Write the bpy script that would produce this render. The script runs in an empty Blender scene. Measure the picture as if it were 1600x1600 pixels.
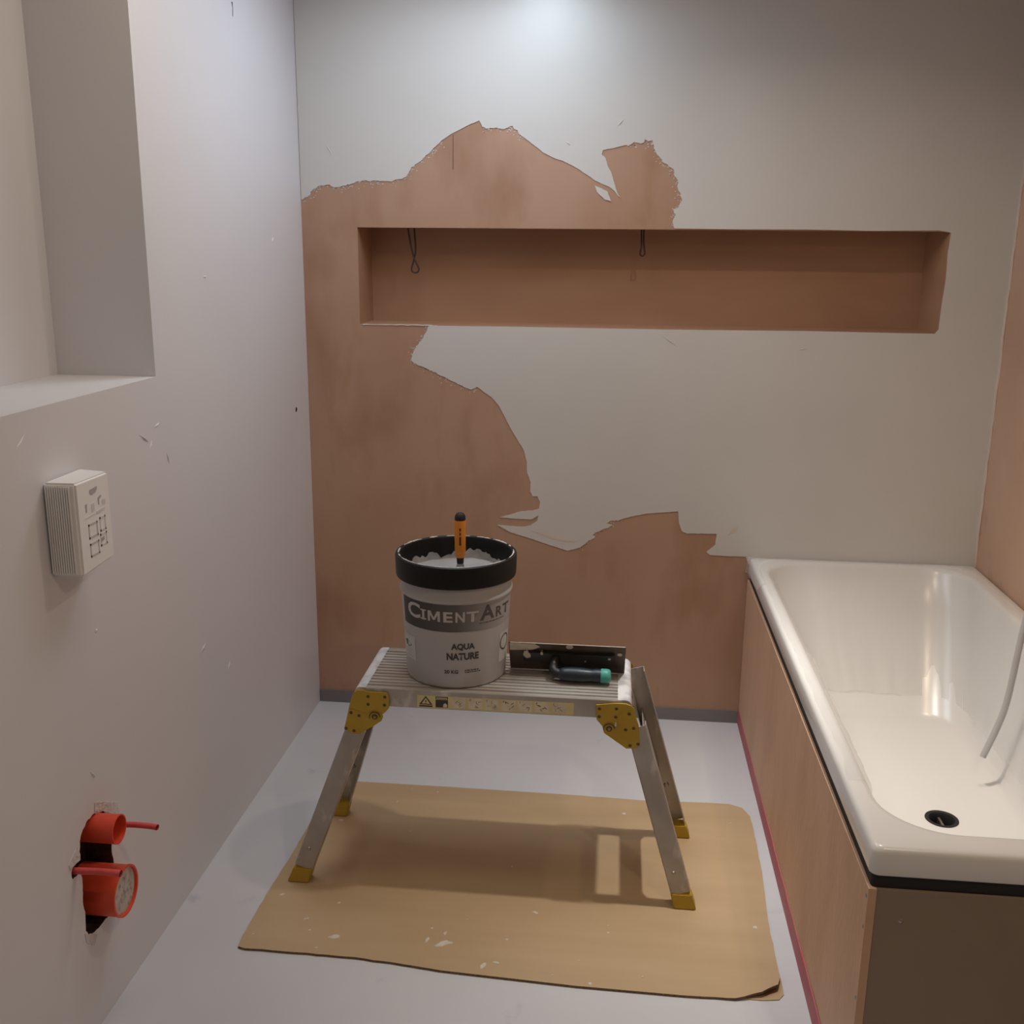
import bpy, bmesh, math, random
from mathutils import Vector, Matrix, noise
random.seed(7)
SC = bpy.context.scene
COL = SC.collection
R = math.radians
PI = math.pi

# ------------------------------------------------------------------ camera
cam_d = bpy.data.cameras.new('camera'); cam = bpy.data.objects.new('camera', cam_d); COL.objects.link(cam)
cam_d.sensor_width = 36.0; cam_d.lens = 36.0 * 1603.37 / 1600.0; cam_d.clip_start = 0.02
YAW, PITCH, ROLL = -0.1002, 0.24547, 0.009794
_f = Vector((math.sin(YAW)*math.cos(PITCH), math.cos(YAW)*math.cos(PITCH), -math.sin(PITCH)))
_r = Vector((math.cos(YAW), -math.sin(YAW), 0)); _u = _r.cross(_f)
_rr = _r*math.cos(ROLL) + _u*math.sin(ROLL); _uu = _u*math.cos(ROLL) - _r*math.sin(ROLL)
M = Matrix((_rr, _uu, -_f)).transposed().to_4x4(); M.translation = Vector((1.0343, -3.3721, 1.5820))
cam.matrix_world = M
SC.camera = cam

# ------------------------------------------------------------------ world, lamps, exposure
w = bpy.data.worlds.new('world'); SC.world = w; w.use_nodes = True
w.node_tree.nodes['Background'].inputs[0].default_value = (0.9, 0.8, 0.7, 1)
w.node_tree.nodes['Background'].inputs[1].default_value = 0.02
CEIL = 2.45
PANEL = (0.62, -0.58, 0.56); FILL_PANEL = (0.45, -1.32, 0.52)   # soft square ceiling panels: x, y, side; the second is added fill
LAMPS = [  # x, y, watts, colour, spread
    (1.38, -0.95, 2.2, (1.0, 1.0, 0.95), 56),
    (0.80, -0.18, 0.72, (0.68, 0.87, 1.0), 150),
    (1.92, -0.80, 0.80, (1.0, 0.74, 0.50), 62),
    (1.80, -2.70, 7.2, (1.0, 0.86, 0.66), 170),  # added fill lamp, out of view
]
def lamp(name, x, y, z, watts, colour, size, spread, shape='DISK'):
    d = bpy.data.lights.new(name, 'AREA'); d.shape = shape; d.size = size; d.energy = watts; d.color = colour
    d.spread = R(spread)
    o = bpy.data.objects.new(name, d); COL.objects.link(o); o.location = (x, y, z); return o
for (x, y, p, c, s) in LAMPS:
    lamp('ceiling_light', x, y, CEIL-0.012, p, c, 0.06, s)
lamp('ceiling_light', 1.38, -0.95, CEIL-0.012, 3.7, (1.0, 0.83, 0.66), 0.06, 150)      # added wide warm fill lamp at the same fitting
lamp('panel_light', PANEL[0], PANEL[1], CEIL-0.014, 7.3, (0.77, 0.87, 1.0), PANEL[2]*.95, 180, 'SQUARE')
lamp('panel_light', FILL_PANEL[0], FILL_PANEL[1], CEIL-0.014, 3.7, (1.0, 0.87, 0.68), FILL_PANEL[2]*.95, 180, 'SQUARE')  # added warm fill panel, brightens the left side and front
SC.view_settings.view_transform = 'Standard'; SC.view_settings.look = 'None'
SC.view_settings.gamma = 1; SC.view_settings.use_curve_mapping = False
SC.view_settings.exposure = 0.0

# ------------------------------------------------------------------ helpers
def tag(o, label=None, cat=None, group=None, kind=None):
    if label: o['label'] = label
    if cat: o['category'] = cat
    if group: o['group'] = group
    if kind: o['kind'] = kind
    return o
def thing(name, loc, label, cat, group=None):
    o = bpy.data.objects.new(name, None); COL.objects.link(o); o.location = loc; o.empty_display_size = 0.05
    return tag(o, label, cat, group)
def obj(name, bm, mats, parent=None, smooth=None, recalc=True):
    if recalc: bmesh.ops.recalc_face_normals(bm, faces=bm.faces)
    me = bpy.data.meshes.new(name); bm.to_mesh(me); bm.free()
    for m in (mats if isinstance(mats, (list, tuple)) else [mats]): me.materials.append(m)
    if smooth is not None:
        for p in me.polygons: p.use_smooth = True
        me.set_sharp_from_angle(angle=R(smooth))
    o = bpy.data.objects.new(name, me); COL.objects.link(o)
    if parent:
        o.parent = parent                      # meshes are written in world coordinates
        q = parent; off = Vector((0, 0, 0))
        while q: off += q.location; q = q.parent
        o.location = -off
    return o
def box(bm, x0, x1, y0, y1, z0, z1, bev=0.0, mi=0):
    vs = [bm.verts.new((x, y, z)) for x in (x0, x1) for y in (y0, y1) for z in (z0, z1)]
    fs = [bm.faces.new([vs[i] for i in f]) for f in ((0,1,3,2),(4,6,7,5),(0,4,5,1),(2,3,7,6),(0,2,6,4),(1,5,7,3))]
    for f in fs: f.material_index = mi
    if bev:
        es = list({e for f in fs for e in f.edges})
        bmesh.ops.bevel(bm, geom=es, offset=bev, segments=2, profile=0.6, affect='EDGES')
    return fs
def prism(bm, pts, fn, d0, d1, mi=0):
    """extrude a 2-D outline; fn(a, b, depth) -> world point"""
    a = [bm.verts.new(fn(p[0], p[1], d0)) for p in pts]; b = [bm.verts.new(fn(p[0], p[1], d1)) for p in pts]
    n = len(pts)
    fs = [bm.faces.new(a), bm.faces.new(list(reversed(b)))]
    for i in range(n): fs.append(bm.faces.new((a[i], b[i], b[(i+1) % n], a[(i+1) % n])))
    for f in fs: f.material_index = mi
    return fs
def lathe(bm, prof, c=(0, 0, 0), n=48, a0=0.0, a1=2*PI, axis='z', mi=0, close=False):
    full = abs(a1-a0-2*PI) < 1e-6
    m = n if full else n+1
    rings = []
    for (r, z) in prof:
        row = []
        for i in range(m):
            a = a0 + (a1-a0)*i/n
            if axis == 'z': p = (c[0]+r*math.sin(a), c[1]-r*math.cos(a), c[2]+z)
            elif axis == 'x': p = (c[0]+z, c[1]+r*math.cos(a), c[2]+r*math.sin(a))
            else: p = (c[0]+r*math.cos(a), c[1]+z, c[2]+r*math.sin(a))
            row.append(bm.verts.new(p))
        rings.append(row)
    for k in range(len(rings)-1):
        for i in range(n):
            j = (i+1) % m
            f = bm.faces.new((rings[k][i], rings[k][j], rings[k+1][j], rings[k+1][i])); f.material_index = mi
    if close:
        for row in (rings[0], rings[-1]):
            f = bm.faces.new(row); f.material_index = mi
    return rings
def tube(bm, pts, r, n=10, cap=True, mi=0):
    pts = [Vector(p) for p in pts]; rings = []
    rs = r if isinstance(r, (list, tuple)) else [r]*len(pts)
    up = Vector((0.123, 0.31, 0.94))
    for i, p in enumerate(pts):
        t = (pts[min(i+1, len(pts)-1)] - pts[max(i-1, 0)]).normalized()
        s = t.cross(up)
        if s.length < 0.05: s = t.cross(Vector((1, 0, 0)))
        s.normalize(); q = t.cross(s)
        rings.append([bm.verts.new(p + rs[i]*(s*math.cos(2*PI*k/n) + q*math.sin(2*PI*k/n))) for k in range(n)])
    for a, b in zip(rings, rings[1:]):
        for k in range(n):
            f = bm.faces.new((a[k], a[(k+1) % n], b[(k+1) % n], b[k])); f.material_index = mi
    if cap:
        for row in (rings[0], rings[-1]): bm.faces.new(row).material_index = mi
def smooth_path(pts, k=4):
    pts = [Vector(p) for p in pts]; out = []
    for i in range(len(pts)-1):
        p0, p1, p2, p3 = pts[max(i-1, 0)], pts[i], pts[i+1], pts[min(i+2, len(pts)-1)]
        for j in range(k):
            t = j/k
            out.append(0.5*((2*p1) + (p2-p0)*t + (2*p0-5*p1+4*p2-p3)*t*t + (3*p1-p0-3*p2+p3)*t**3))
    out.append(pts[-1]); return out
def rough_line(pts, step=0.012, amp=0.0022):
    """subdivide an outline and jitter the new points, so a trowelled edge looks ragged"""
    out = []
    n = len(pts)
    for i in range(n):
        a, b = Vector(pts[i]).to_2d(), Vector(pts[(i+1) % n]).to_2d()
        L = (b-a).length; k = max(1, min(int(L/step), 40)) if L < 0.2 else 1
        for j in range(k):
            p = a.lerp(b, j/k)
            if j: p += Vector((random.uniform(-amp, amp), random.uniform(-amp, amp)))
            out.append((p.x, p.y))
    return out
def filled(bm, outline, holes, fn):
    """flat face with holes; returns hole vertex loops"""
    edges = []; loops = []
    for lp in [outline] + holes:
        vs = [bm.verts.new(fn(*p)) for p in lp]
        edges += [bm.edges.new((vs[i], vs[(i+1) % len(vs)])) for i in range(len(vs))]
        loops.append(vs)
    bmesh.ops.triangle_fill(bm, edges=edges, use_beauty=True, use_dissolve=False)
    return loops
def circle2(cx, cy, r, n=24, j=0.0):
    return [(cx+r*math.cos(2*PI*i/n)*(1+random.uniform(-j, j)), cy+r*math.sin(2*PI*i/n)*(1+random.uniform(-j, j))) for i in range(n)]

# ------------------------------------------------------------------ materials
def lin(h):
    c = [int(h[i:i+2], 16)/255 for i in (0, 2, 4)]
    return tuple(x/12.92 if x <= 0.04045 else ((x+0.055)/1.055)**2.4 for x in c)
def mat(name, c1, c2=None, scale=6.0, detail=6.0, rough=0.6, metal=0.0, bump=0.0, bscale=None, stretch=(1, 1, 1), ramp=(0.35, 0.7), coat=0.0, spec=0.5):
    m = bpy.data.materials.new(name); m.use_nodes = True
    nt = m.node_tree; b = nt.nodes['Principled BSDF']
    b.inputs['Roughness'].default_value = rough; b.inputs['Metallic'].default_value = metal
    b.inputs['Coat Weight'].default_value = coat; b.inputs['Coat Roughness'].default_value = 0.08
    b.inputs['Specular IOR Level'].default_value = spec
    b.inputs['Base Color'].default_value = (*c1, 1)
    tc = nt.nodes.new('ShaderNodeTexCoord'); mp = nt.nodes.new('ShaderNodeMapping')
    mp.inputs['Scale'].default_value = stretch
    nt.links.new(tc.outputs['Object'], mp.inputs['Vector'])
    if c2:
        n = nt.nodes.new('ShaderNodeTexNoise'); n.inputs['Scale'].default_value = scale; n.inputs['Detail'].default_value = detail
        r = nt.nodes.new('ShaderNodeValToRGB')
        r.color_ramp.elements[0].position = ramp[0]; r.color_ramp.elements[1].position = ramp[1]
        r.color_ramp.elements[0].color = (*c1, 1); r.color_ramp.elements[1].color = (*c2, 1)
        nt.links.new(mp.outputs[0], n.inputs['Vector']); nt.links.new(n.outputs['Fac'], r.inputs[0])
        nt.links.new(r.outputs[0], b.inputs['Base Color'])
    if bump:
        n2 = nt.nodes.new('ShaderNodeTexNoise'); n2.inputs['Scale'].default_value = bscale or scale*4; n2.inputs['Detail'].default_value = 5
        bp = nt.nodes.new('ShaderNodeBump'); bp.inputs['Strength'].default_value = bump; bp.inputs['Distance'].default_value = 0.01
        nt.links.new(mp.outputs[0], n2.inputs['Vector']); nt.links.new(n2.outputs['Fac'], bp.inputs['Height'])
        nt.links.new(bp.outputs[0], b.inputs['Normal'])
    return m
def add_spots(m, colour, scale, lo, hi, stretch=(1, 1, 1), seed=0.0):
    """mix a second stain colour over a material by a noise mask"""
    nt = m.node_tree; b = nt.nodes['Principled BSDF']; inp = b.inputs['Base Color']
    mix = nt.nodes.new('ShaderNodeMix'); mix.data_type = 'RGBA'
    if inp.is_linked:
        s = inp.links[0].from_socket; nt.links.new(s, mix.inputs['A'])
    else: mix.inputs['A'].default_value = inp.default_value
    mix.inputs['B'].default_value = (*colour, 1)
    tc = nt.nodes.new('ShaderNodeTexCoord'); mp = nt.nodes.new('ShaderNodeMapping'); mp.inputs['Scale'].default_value = stretch
    mp.inputs['Location'].default_value = (seed, seed*1.7, seed*0.6)
    n = nt.nodes.new('ShaderNodeTexNoise'); n.inputs['Scale'].default_value = scale; n.inputs['Detail'].default_value = 8
    mr = nt.nodes.new('ShaderNodeMapRange'); mr.inputs['From Min'].default_value = lo; mr.inputs['From Max'].default_value = hi
    nt.links.new(tc.outputs['Object'], mp.inputs[0]); nt.links.new(mp.outputs[0], n.inputs['Vector'])
    nt.links.new(n.outputs['Fac'], mr.inputs['Value']); nt.links.new(mr.outputs[0], mix.inputs['Factor'])
    nt.links.new(mix.outputs['Result'], inp)
    return m

M_COAT = mat('skim_coat', (0.585, 0.563, 0.537), (0.635, 0.613, 0.587), scale=1.5, rough=0.5, bump=0.05, bscale=14)
M_LEFT = mat('left_wall_coat', (0.685, 0.675, 0.705), (0.725, 0.715, 0.742), scale=1.3, rough=0.5, bump=0.06, bscale=9)
M_PINK = mat('pink_plaster', (0.45, 0.275, 0.188), (0.38, 0.215, 0.135), scale=2.2, rough=0.62, bump=0.06, bscale=20, ramp=(0.4, 0.75), stretch=(1, 1, 0.8))
add_spots(M_PINK, (0.30, 0.15, 0.08), 3.2, 0.55, 0.80, (1.3, 1, 0.7), 2.3)
M_PINKR = mat('pale_pink_plaster', (0.58, 0.385, 0.275), (0.50, 0.31, 0.205), scale=2.6, rough=0.62, bump=0.06, bscale=20, ramp=(0.4, 0.75))
add_spots(M_PINKR, (0.30, 0.15, 0.08), 3.6, 0.60, 0.80, (1, 1, 1), 5.2)
add_spots(M_PINK, (0.37, 0.205, 0.12), 8, 0.58, 0.78, (1.3, 1, 0.5), 4.1)
M_NICHE = mat('niche_plaster', (0.40, 0.225, 0.135), (0.33, 0.175, 0.10), scale=3, rough=0.62, bump=0.05, bscale=20, stretch=(0.5, 1, 1.6), ramp=(0.4, 0.7))  # niche interior, darker and browner than the wall plaster
M_SIDE = mat('panel_plaster', (0.66, 0.42, 0.28), (0.56, 0.34, 0.215), scale=5, rough=0.65, bump=0.12, bscale=40, stretch=(1, 1.7, 0.6), ramp=(0.45, 0.8))
M_END = mat('grey_brown_board', (0.30, 0.235, 0.175), (0.25, 0.19, 0.14), scale=3, rough=0.75, bump=0.04, bscale=60)
add_spots(M_END, (0.38, 0.32, 0.26), 5, 0.62, 0.8, (0.4, 1, 2.2), 1.1)
M_FLOOR = mat('painted_floor', (0.565, 0.575, 0.61), (0.615, 0.622, 0.652), scale=2.0, rough=0.42, bump=0.03, bscale=12)
add_spots(M_FLOOR, (0.40, 0.41, 0.47), 7, 0.66, 0.78, (1, 1, 1), 3.1)
M_CEIL = mat('ceiling_paint', (0.7, 0.69, 0.67), (0.74, 0.73, 0.71), scale=2, rough=0.8)
M_CRACK = mat('brown_crack', (0.16, 0.08, 0.045), rough=0.8)
M_CAVITY = mat('dark_masonry', (0.06, 0.042, 0.035), (0.025, 0.02, 0.02), scale=30, rough=0.9, bump=0.4, bscale=60)
M_CHIP = mat('broken_plaster', (0.66, 0.63, 0.63), (0.58, 0.54, 0.52), scale=30, rough=0.9, bump=0.4, bscale=90)
M_GREYTAPE = mat('grey_tape', (0.19, 0.175, 0.175), (0.22, 0.205, 0.20), scale=6, rough=0.7)
M_BEAD = mat('corner_filler', (0.66, 0.56, 0.49), (0.6, 0.5, 0.43), scale=12, rough=0.7)
M_REDTAPE = mat('pink_membrane', (0.50, 0.105, 0.13), (0.47, 0.16, 0.15), scale=8, rough=0.6, stretch=(1, 1, 2))
M_TUB = mat('white_acrylic', (0.80, 0.785, 0.765), rough=0.22)
M_BLACK = mat('black_foam', (0.012, 0.011, 0.011), rough=0.7)
M_CARD = mat('brown_card', (0.49, 0.35, 0.208), (0.45, 0.315, 0.18), scale=5, rough=0.55, bump=0.03, bscale=70, stretch=(0.4, 2.5, 1))
M_CARDEDGE = mat('card_edge', (0.22, 0.14, 0.075), (0.10, 0.06, 0.03), scale=200, rough=0.9)
M_SPLASH = mat('dried_plaster', (0.66, 0.60, 0.53), (0.6, 0.53, 0.45), scale=60, rough=0.85, bump=0.3, bscale=200)
M_ALU = mat('worn_aluminium', (0.50, 0.475, 0.45), (0.36, 0.325, 0.29), scale=9, rough=0.48, metal=0.55, bump=0.05, bscale=90, stretch=(1, 1, 1), ramp=(0.3, 0.75))
add_spots(M_ALU, (0.66, 0.63, 0.60), 22, 0.58, 0.72, (1, 1, 0.5), 0.7)
M_DECK = mat('ribbed_aluminium', (0.62, 0.59, 0.56), (0.42, 0.36, 0.31), scale=7, rough=0.42, metal=0.5, stretch=(0.5, 3, 1), ramp=(0.35, 0.7))
M_CAPW = mat('white_paint_spattered_cap', (0.66, 0.65, 0.65), (0.40, 0.40, 0.43), scale=22, rough=0.6, ramp=(0.45, 0.65))
M_YEL = mat('yellow_plastic', (0.47, 0.31, 0.025), (0.41, 0.26, 0.02), scale=12, rough=0.5)
M_RIVET = mat('dark_rivet', (0.10, 0.065, 0.02), rough=0.45, metal=0.3)
M_PIVOT = mat('brass_pivot', (0.34, 0.25, 0.12), rough=0.4, metal=0.6)
M_STICK = mat('yellow_sticker', (0.70, 0.61, 0.30), (0.60, 0.52, 0.27), scale=18, rough=0.5)
M_STICKW = mat('sticker_paper', (0.74, 0.68, 0.53), (0.60, 0.54, 0.41), scale=40, rough=0.6)
M_STICKB = mat('sticker_ink', (0.05, 0.045, 0.04), rough=0.6)
M_INKF = mat('faded_ink', (0.26, 0.23, 0.19), rough=0.6)
M_BODY = mat('grey_bucket_plastic', (0.43, 0.415, 0.415), (0.45, 0.435, 0.43), scale=3, rough=0.38)
M_RING = mat('black_bucket_rim', (0.008, 0.0078, 0.0075), rough=0.45, spec=0.25)
M_INK = mat('dark_print', (0.045, 0.038, 0.036), rough=0.5)
M_INKL = mat('light_print', (0.50, 0.475, 0.46), rough=0.5)
M_INKA = mat('brown_print', (0.085, 0.072, 0.068), rough=0.5)
M_PAPER = mat('white_sticker', (0.55, 0.55, 0.53), rough=0.5)
M_GREEN = mat('green_leaf_print', (0.06, 0.13, 0.03), rough=0.5)
M_PASTE = mat('grey_paste', (0.36, 0.355, 0.36), (0.30, 0.295, 0.30), scale=14, rough=0.45, bump=0.4, bscale=25)
M_SMEAR = mat('dried_paste', (0.42, 0.41, 0.41), (0.27, 0.265, 0.265), scale=40, rough=0.6, bump=0.3, bscale=60)
M_SPLASHG = mat('pale_paste_crust', (0.62, 0.61, 0.60), (0.5, 0.49, 0.48), scale=60, rough=0.7)
M_ORANGE = mat('orange_handle', (0.78, 0.27, 0.025), rough=0.38)
M_STEEL = mat('steel', (0.45, 0.43, 0.41), (0.30, 0.27, 0.24), scale=20, rough=0.35, metal=0.9)
M_BLADE = mat('shaded_blade', (0.12, 0.09, 0.07), (0.055, 0.04, 0.03), scale=14, rough=0.5, metal=0.4)  # dark tone carries the shade of the downward-facing blade
M_BLADEM = mat('black_mount', (0.014, 0.012, 0.011), rough=0.5)
M_NAVY = mat('navy_grip', (0.012, 0.022, 0.036), rough=0.4)
M_TEAL = mat('turquoise_cap', (0.06, 0.32, 0.27), rough=0.45)
M_RED = mat('red_box_plastic', (0.80, 0.085, 0.035), (0.70, 0.07, 0.03), scale=20, rough=0.42)
M_REDP = mat('red_conduit', (0.72, 0.10, 0.10), (0.62, 0.07, 0.07), scale=30, rough=0.45)
M_LIDPL = mat('plaster_spattered_lid', (0.56, 0.51, 0.47), (0.26, 0.22, 0.20), scale=75, rough=0.8, ramp=(0.5, 0.72), bump=0.2)
M_WHITE = mat('white_plastic', (0.86, 0.85, 0.85), rough=0.35)
M_ICON = mat('grey_icon_print', (0.42, 0.41, 0.43), rough=0.5)
M_ICON3 = mat('soft_icon_print', (0.54, 0.53, 0.55), rough=0.5)
M_ICON2 = mat('pale_icon_print', (0.66, 0.65, 0.67), rough=0.5)
M_WIRE = mat('rusty_wire', (0.035, 0.02, 0.015), rough=0.6)
M_HOSE = mat('grey_hose', (0.50, 0.49, 0.485), rough=0.45)
M_LENS = bpy.data.materials.new('lamp_lens'); M_LENS.use_nodes = True
_b = M_LENS.node_tree.nodes['Principled BSDF']; _b.inputs['Emission Color'].default_value = (1, 0.95, 0.88, 1); _b.inputs['Emission Strength'].default_value = 0.3
M_FILM = bpy.data.materials.new('clear_film'); M_FILM.use_nodes = True
nt = M_FILM.node_tree; pb = nt.nodes['Principled BSDF']
pb.inputs['Base Color'].default_value = (0.80, 0.80, 0.79, 1); pb.inputs['Roughness'].default_value = 0.42
tr = nt.nodes.new('ShaderNodeBsdfTransparent'); mx = nt.nodes.new('ShaderNodeMixShader'); mx.inputs[0].default_value = 0.26
nt.links.new(tr.outputs[0], mx.inputs[1]); nt.links.new(pb.outputs[0], mx.inputs[2])
nt.links.new(mx.outputs[0], nt.nodes['Material Output'].inputs['Surface'])

# ------------------------------------------------------------------ room shell
W = 2.228; YB = -4.6
bm = bmesh.new(); box(bm, -0.3, W+0.1, YB, 0.2, -0.06, 0.0); tag(obj('floor', bm, M_FLOOR), kind='structure')
bm = bmesh.new(); box(bm, -0.3, W+0.1, YB, 0.2, CEIL, CEIL+0.06); tag(obj('ceiling', bm, M_CEIL), kind='structure')
bm = bmesh.new(); box(bm, -0.3, W+0.1, YB-0.06, YB, 0, CEIL); tag(obj('wall_front', bm, M_COAT), kind='structure')
bm = bmesh.new(); box(bm, W, W+0.06, YB, 0.2, 0, CEIL); wr = tag(obj('wall_right', bm, M_PINKR), kind='structure')

# back wall with its long shelf niche
NX0, NX1, NZ0, NZ1, ND = 0.184, 2.034, 1.356, 1.664, 0.155
bm = bmesh.new()
nx = lambda x, z: (x, 0.0, z)
niche = [(NX0, NZ0), (NX1, NZ0), (NX1, NZ1), (NX0, NZ1)]
lps = filled(bm, [(-0.3, 0), (W+0.06, 0), (W+0.06, CEIL), (-0.3, CEIL)], [niche], nx)
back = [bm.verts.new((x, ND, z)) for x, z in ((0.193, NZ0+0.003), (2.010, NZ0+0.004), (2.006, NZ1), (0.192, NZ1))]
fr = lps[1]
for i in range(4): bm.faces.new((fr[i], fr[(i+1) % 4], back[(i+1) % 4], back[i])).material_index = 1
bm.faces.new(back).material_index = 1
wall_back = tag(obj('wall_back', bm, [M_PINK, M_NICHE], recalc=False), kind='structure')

COAT_TOP = [(1.199, 1.667), (1.192, 1.685), (1.201, 1.708), (1.192, 1.723), (1.208, 1.735), (1.219, 1.75), (1.212, 1.773), (1.201, 1.788), (1.204, 1.807), (1.194, 1.822), (1.187, 1.843), (1.172, 1.852), (1.154, 1.864), (1.138, 1.886), (1.127, 1.905), (1.12, 1.927), (1.108, 1.926), (1.097, 1.929), (1.085, 1.92), (1.065, 1.924), (1.05, 1.914), (1.026, 1.912), (0.995, 1.905), (0.968, 1.9), (0.964, 1.886), (0.976, 1.879), (0.985, 1.852), (0.998, 1.829), (1.007, 1.799), (1.024, 1.757), (1.011, 1.776), (0.991, 1.791), (0.967, 1.8), (0.946, 1.81), (0.926, 1.823), (0.902, 1.838), (0.877, 1.853), (0.845, 1.867), (0.813, 1.878), (0.785, 1.891), (0.756, 1.912), (0.724, 1.935), (0.7, 1.956), (0.683, 1.969), (0.659, 1.962), (0.635, 1.967), (0.611, 1.962), (0.591, 1.969), (0.581, 1.987), (0.555, 1.977), (0.522, 1.962), (0.49, 1.947), (0.461, 1.928), (0.433, 1.901), (0.399, 1.871), (0.366, 1.847), (0.349, 1.82), (0.324, 1.812), (0.291, 1.805), (0.25, 1.806), (0.216, 1.808), (0.183, 1.804), (0.149, 1.792), (0.115, 1.788), (0.092, 1.796), (0.061, 1.79), (0.035, 1.772), (0.021, 1.755), (0.002, 1.75)]
COAT_LOW = [(0.415, 1.354), (0.404, 1.327), (0.382, 1.299), (0.36, 1.263), (0.353, 1.24), (0.364, 1.231), (0.394, 1.219), (0.431, 1.203), (0.469, 1.185), (0.506, 1.168), (0.536, 1.153), (0.559, 1.147), (0.574, 1.158), (0.596, 1.141), (0.623, 1.124), (0.645, 1.1), (0.664, 1.067), (0.687, 1.022), (0.71, 0.985), (0.733, 0.948), (0.743, 0.91), (0.745, 0.871), (0.757, 0.841), (0.756, 0.81), (0.764, 0.791), (0.781, 0.791), (0.79, 0.772), (0.787, 0.748), (0.762, 0.74), (0.728, 0.737), (0.655, 0.713), (0.713, 0.710), (0.763, 0.71), (0.786, 0.725), (0.782, 0.705), (0.759, 0.688), (0.733, 0.682), (0.683, 0.684), (0.644, 0.686), (0.69, 0.662), (0.775, 0.638), (0.837, 0.618), (0.887, 0.604), (0.929, 0.616), (0.959, 0.641), (0.981, 0.657), (0.97, 0.665), (1.003, 0.682), (1.04, 0.700), (1.018, 0.704), (1.029, 0.714), (1.055, 0.717), (1.099, 0.732), (1.151, 0.744), (1.254, 0.755), (1.258, 0.718), (1.269, 0.688), (1.285, 0.679), (1.333, 0.681), (1.385, 0.682), (1.383, 0.645), (1.355, 0.617), (1.367, 0.607), (1.426, 0.606), (1.486, 0.606), (1.497, 0.58)]
ragged = []
n_ = len(COAT_TOP)
def jitter_chain(ch, lo_amp, hi_amp, ragx):
    out = []
    for i in range(len(ch)-1):
        a, b = Vector(ch[i]), Vector(ch[i+1]); L = (b-a).length; k = max(1, int(L/0.006))
        for j in range(k):
            p = a.lerp(b, j/k)
            amp = hi_amp if ragx(p) else lo_amp
            if i or j: p = p + Vector((random.uniform(-amp, amp), random.uniform(-amp, amp)))
            out.append((p.x, p.y))
    out.append(ch[-1]); return out
top = jitter_chain(COAT_TOP, 0.0007, 0.0028, lambda p: p.x > 1.02 or 0.6 < p.x < 0.72 or p.x < 0.44)
low = jitter_chain(COAT_LOW, 0.0006, 0.0016, lambda p: p.x < 0.58 or 0.95 < p.x < 1.06)
poly = top + [(0.0012, 2.449), (W-0.004, 2.449), (W-0.004, 0.58)] + list(reversed(low)) + \
       [(0.7, NZ0-0.001), (1.2, NZ0-0.002), (1.65, NZ0+0.001), (1.9, NZ0-0.001), (2.020, NZ0-0.001), (2.030, NZ0+0.012), (2.032, 1.45), (2.036, 1.52), (2.033, 1.60),
        (2.037, 1.66), (2.0, NZ1+0.003), (1.8, NZ1), (1.6, NZ1+0.003), (1.4, NZ1+0.002)]
bm = bmesh.new(); filled(bm, poly, [], lambda x, z: (x, -0.0022, z))
r = bmesh.ops.extrude_face_region(bm, geom=bm.faces[:])
for v in [g for g in r['geom'] if isinstance(g, bmesh.types.BMVert)]: v.co.y = 0.0005
coat = obj('skim_coat', bm, M_COAT, wall_back); coat['label'] = 'pale grey-white skim coat with a ragged trowelled edge'
for isl in ([(0.945, 1.795), (0.967, 1.787), (0.987, 1.776), (0.999, 1.747), (0.976, 1.754), (0.956, 1.772)],):
    bm = bmesh.new(); prism(bm, rough_line(isl, 0.006, 0.001), lambda a, b, d: (a, d, b), -0.003, 0.0005)
    obj('plaster_smear', bm, M_COAT, wall_back)
for isl in ([(0.763, 0.672), (0.806, 0.664), (0.852, 0.650), (0.913, 0.637), (0.875, 0.635), (0.821, 0.649)], [(1.422, 0.678), (1.435, 0.702), (1.453, 0.712), (1.452, 0.694), (1.436, 0.686)]):
    bm = bmesh.new(); prism(bm, rough_line(isl, 0.006, 0.001), lambda a, b, d: (a, d, b), -0.0028, 0.0005)
    s = obj('plaster_smear', bm, M_BEAD, wall_back); s['label'] = 'brownish plaster smear left bare'
def ridge(parent, fn, L, ang, wd, material):
    bm = bmesh.new(); pts = [(-L/2, 0), (-L*0.2, wd/2), (L*0.25, wd*0.4), (L/2, 0), (L*0.15, -wd/2), (-L*0.3, -wd*0.4)]
    pts = [(p[0]*math.cos(ang)-p[1]*math.sin(ang), p[0]*math.sin(ang)+p[1]*math.cos(ang)) for p in pts]
    a = [bm.verts.new(fn(p[0], p[1], 0)) for p in pts]; c = bm.verts.new(fn(0, 0, 0.0025))
    for i in range(6): bm.faces.new((a[i], a[(i+1) % 6], c))
    obj('plaster_ridge', bm, material, parent)
for (x, z, L, an, wd) in ((0.10, 1.90, 0.05, -1.05, 0.004), (1.20, 1.318, 0.07, -0.6, 0.003), (0.86, 1.92, 0.02, -0.7, 0.006), (1.02, 1.98, 0.03, 0.8, 0.003), (1.62, 1.30, 0.03, 0.2, 0.003)):
    ridge(wall_back, lambda a, b, d, x=x, z=z: (x+a, -0.0022-d, z+b), L, an, wd, M_COAT)

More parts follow.
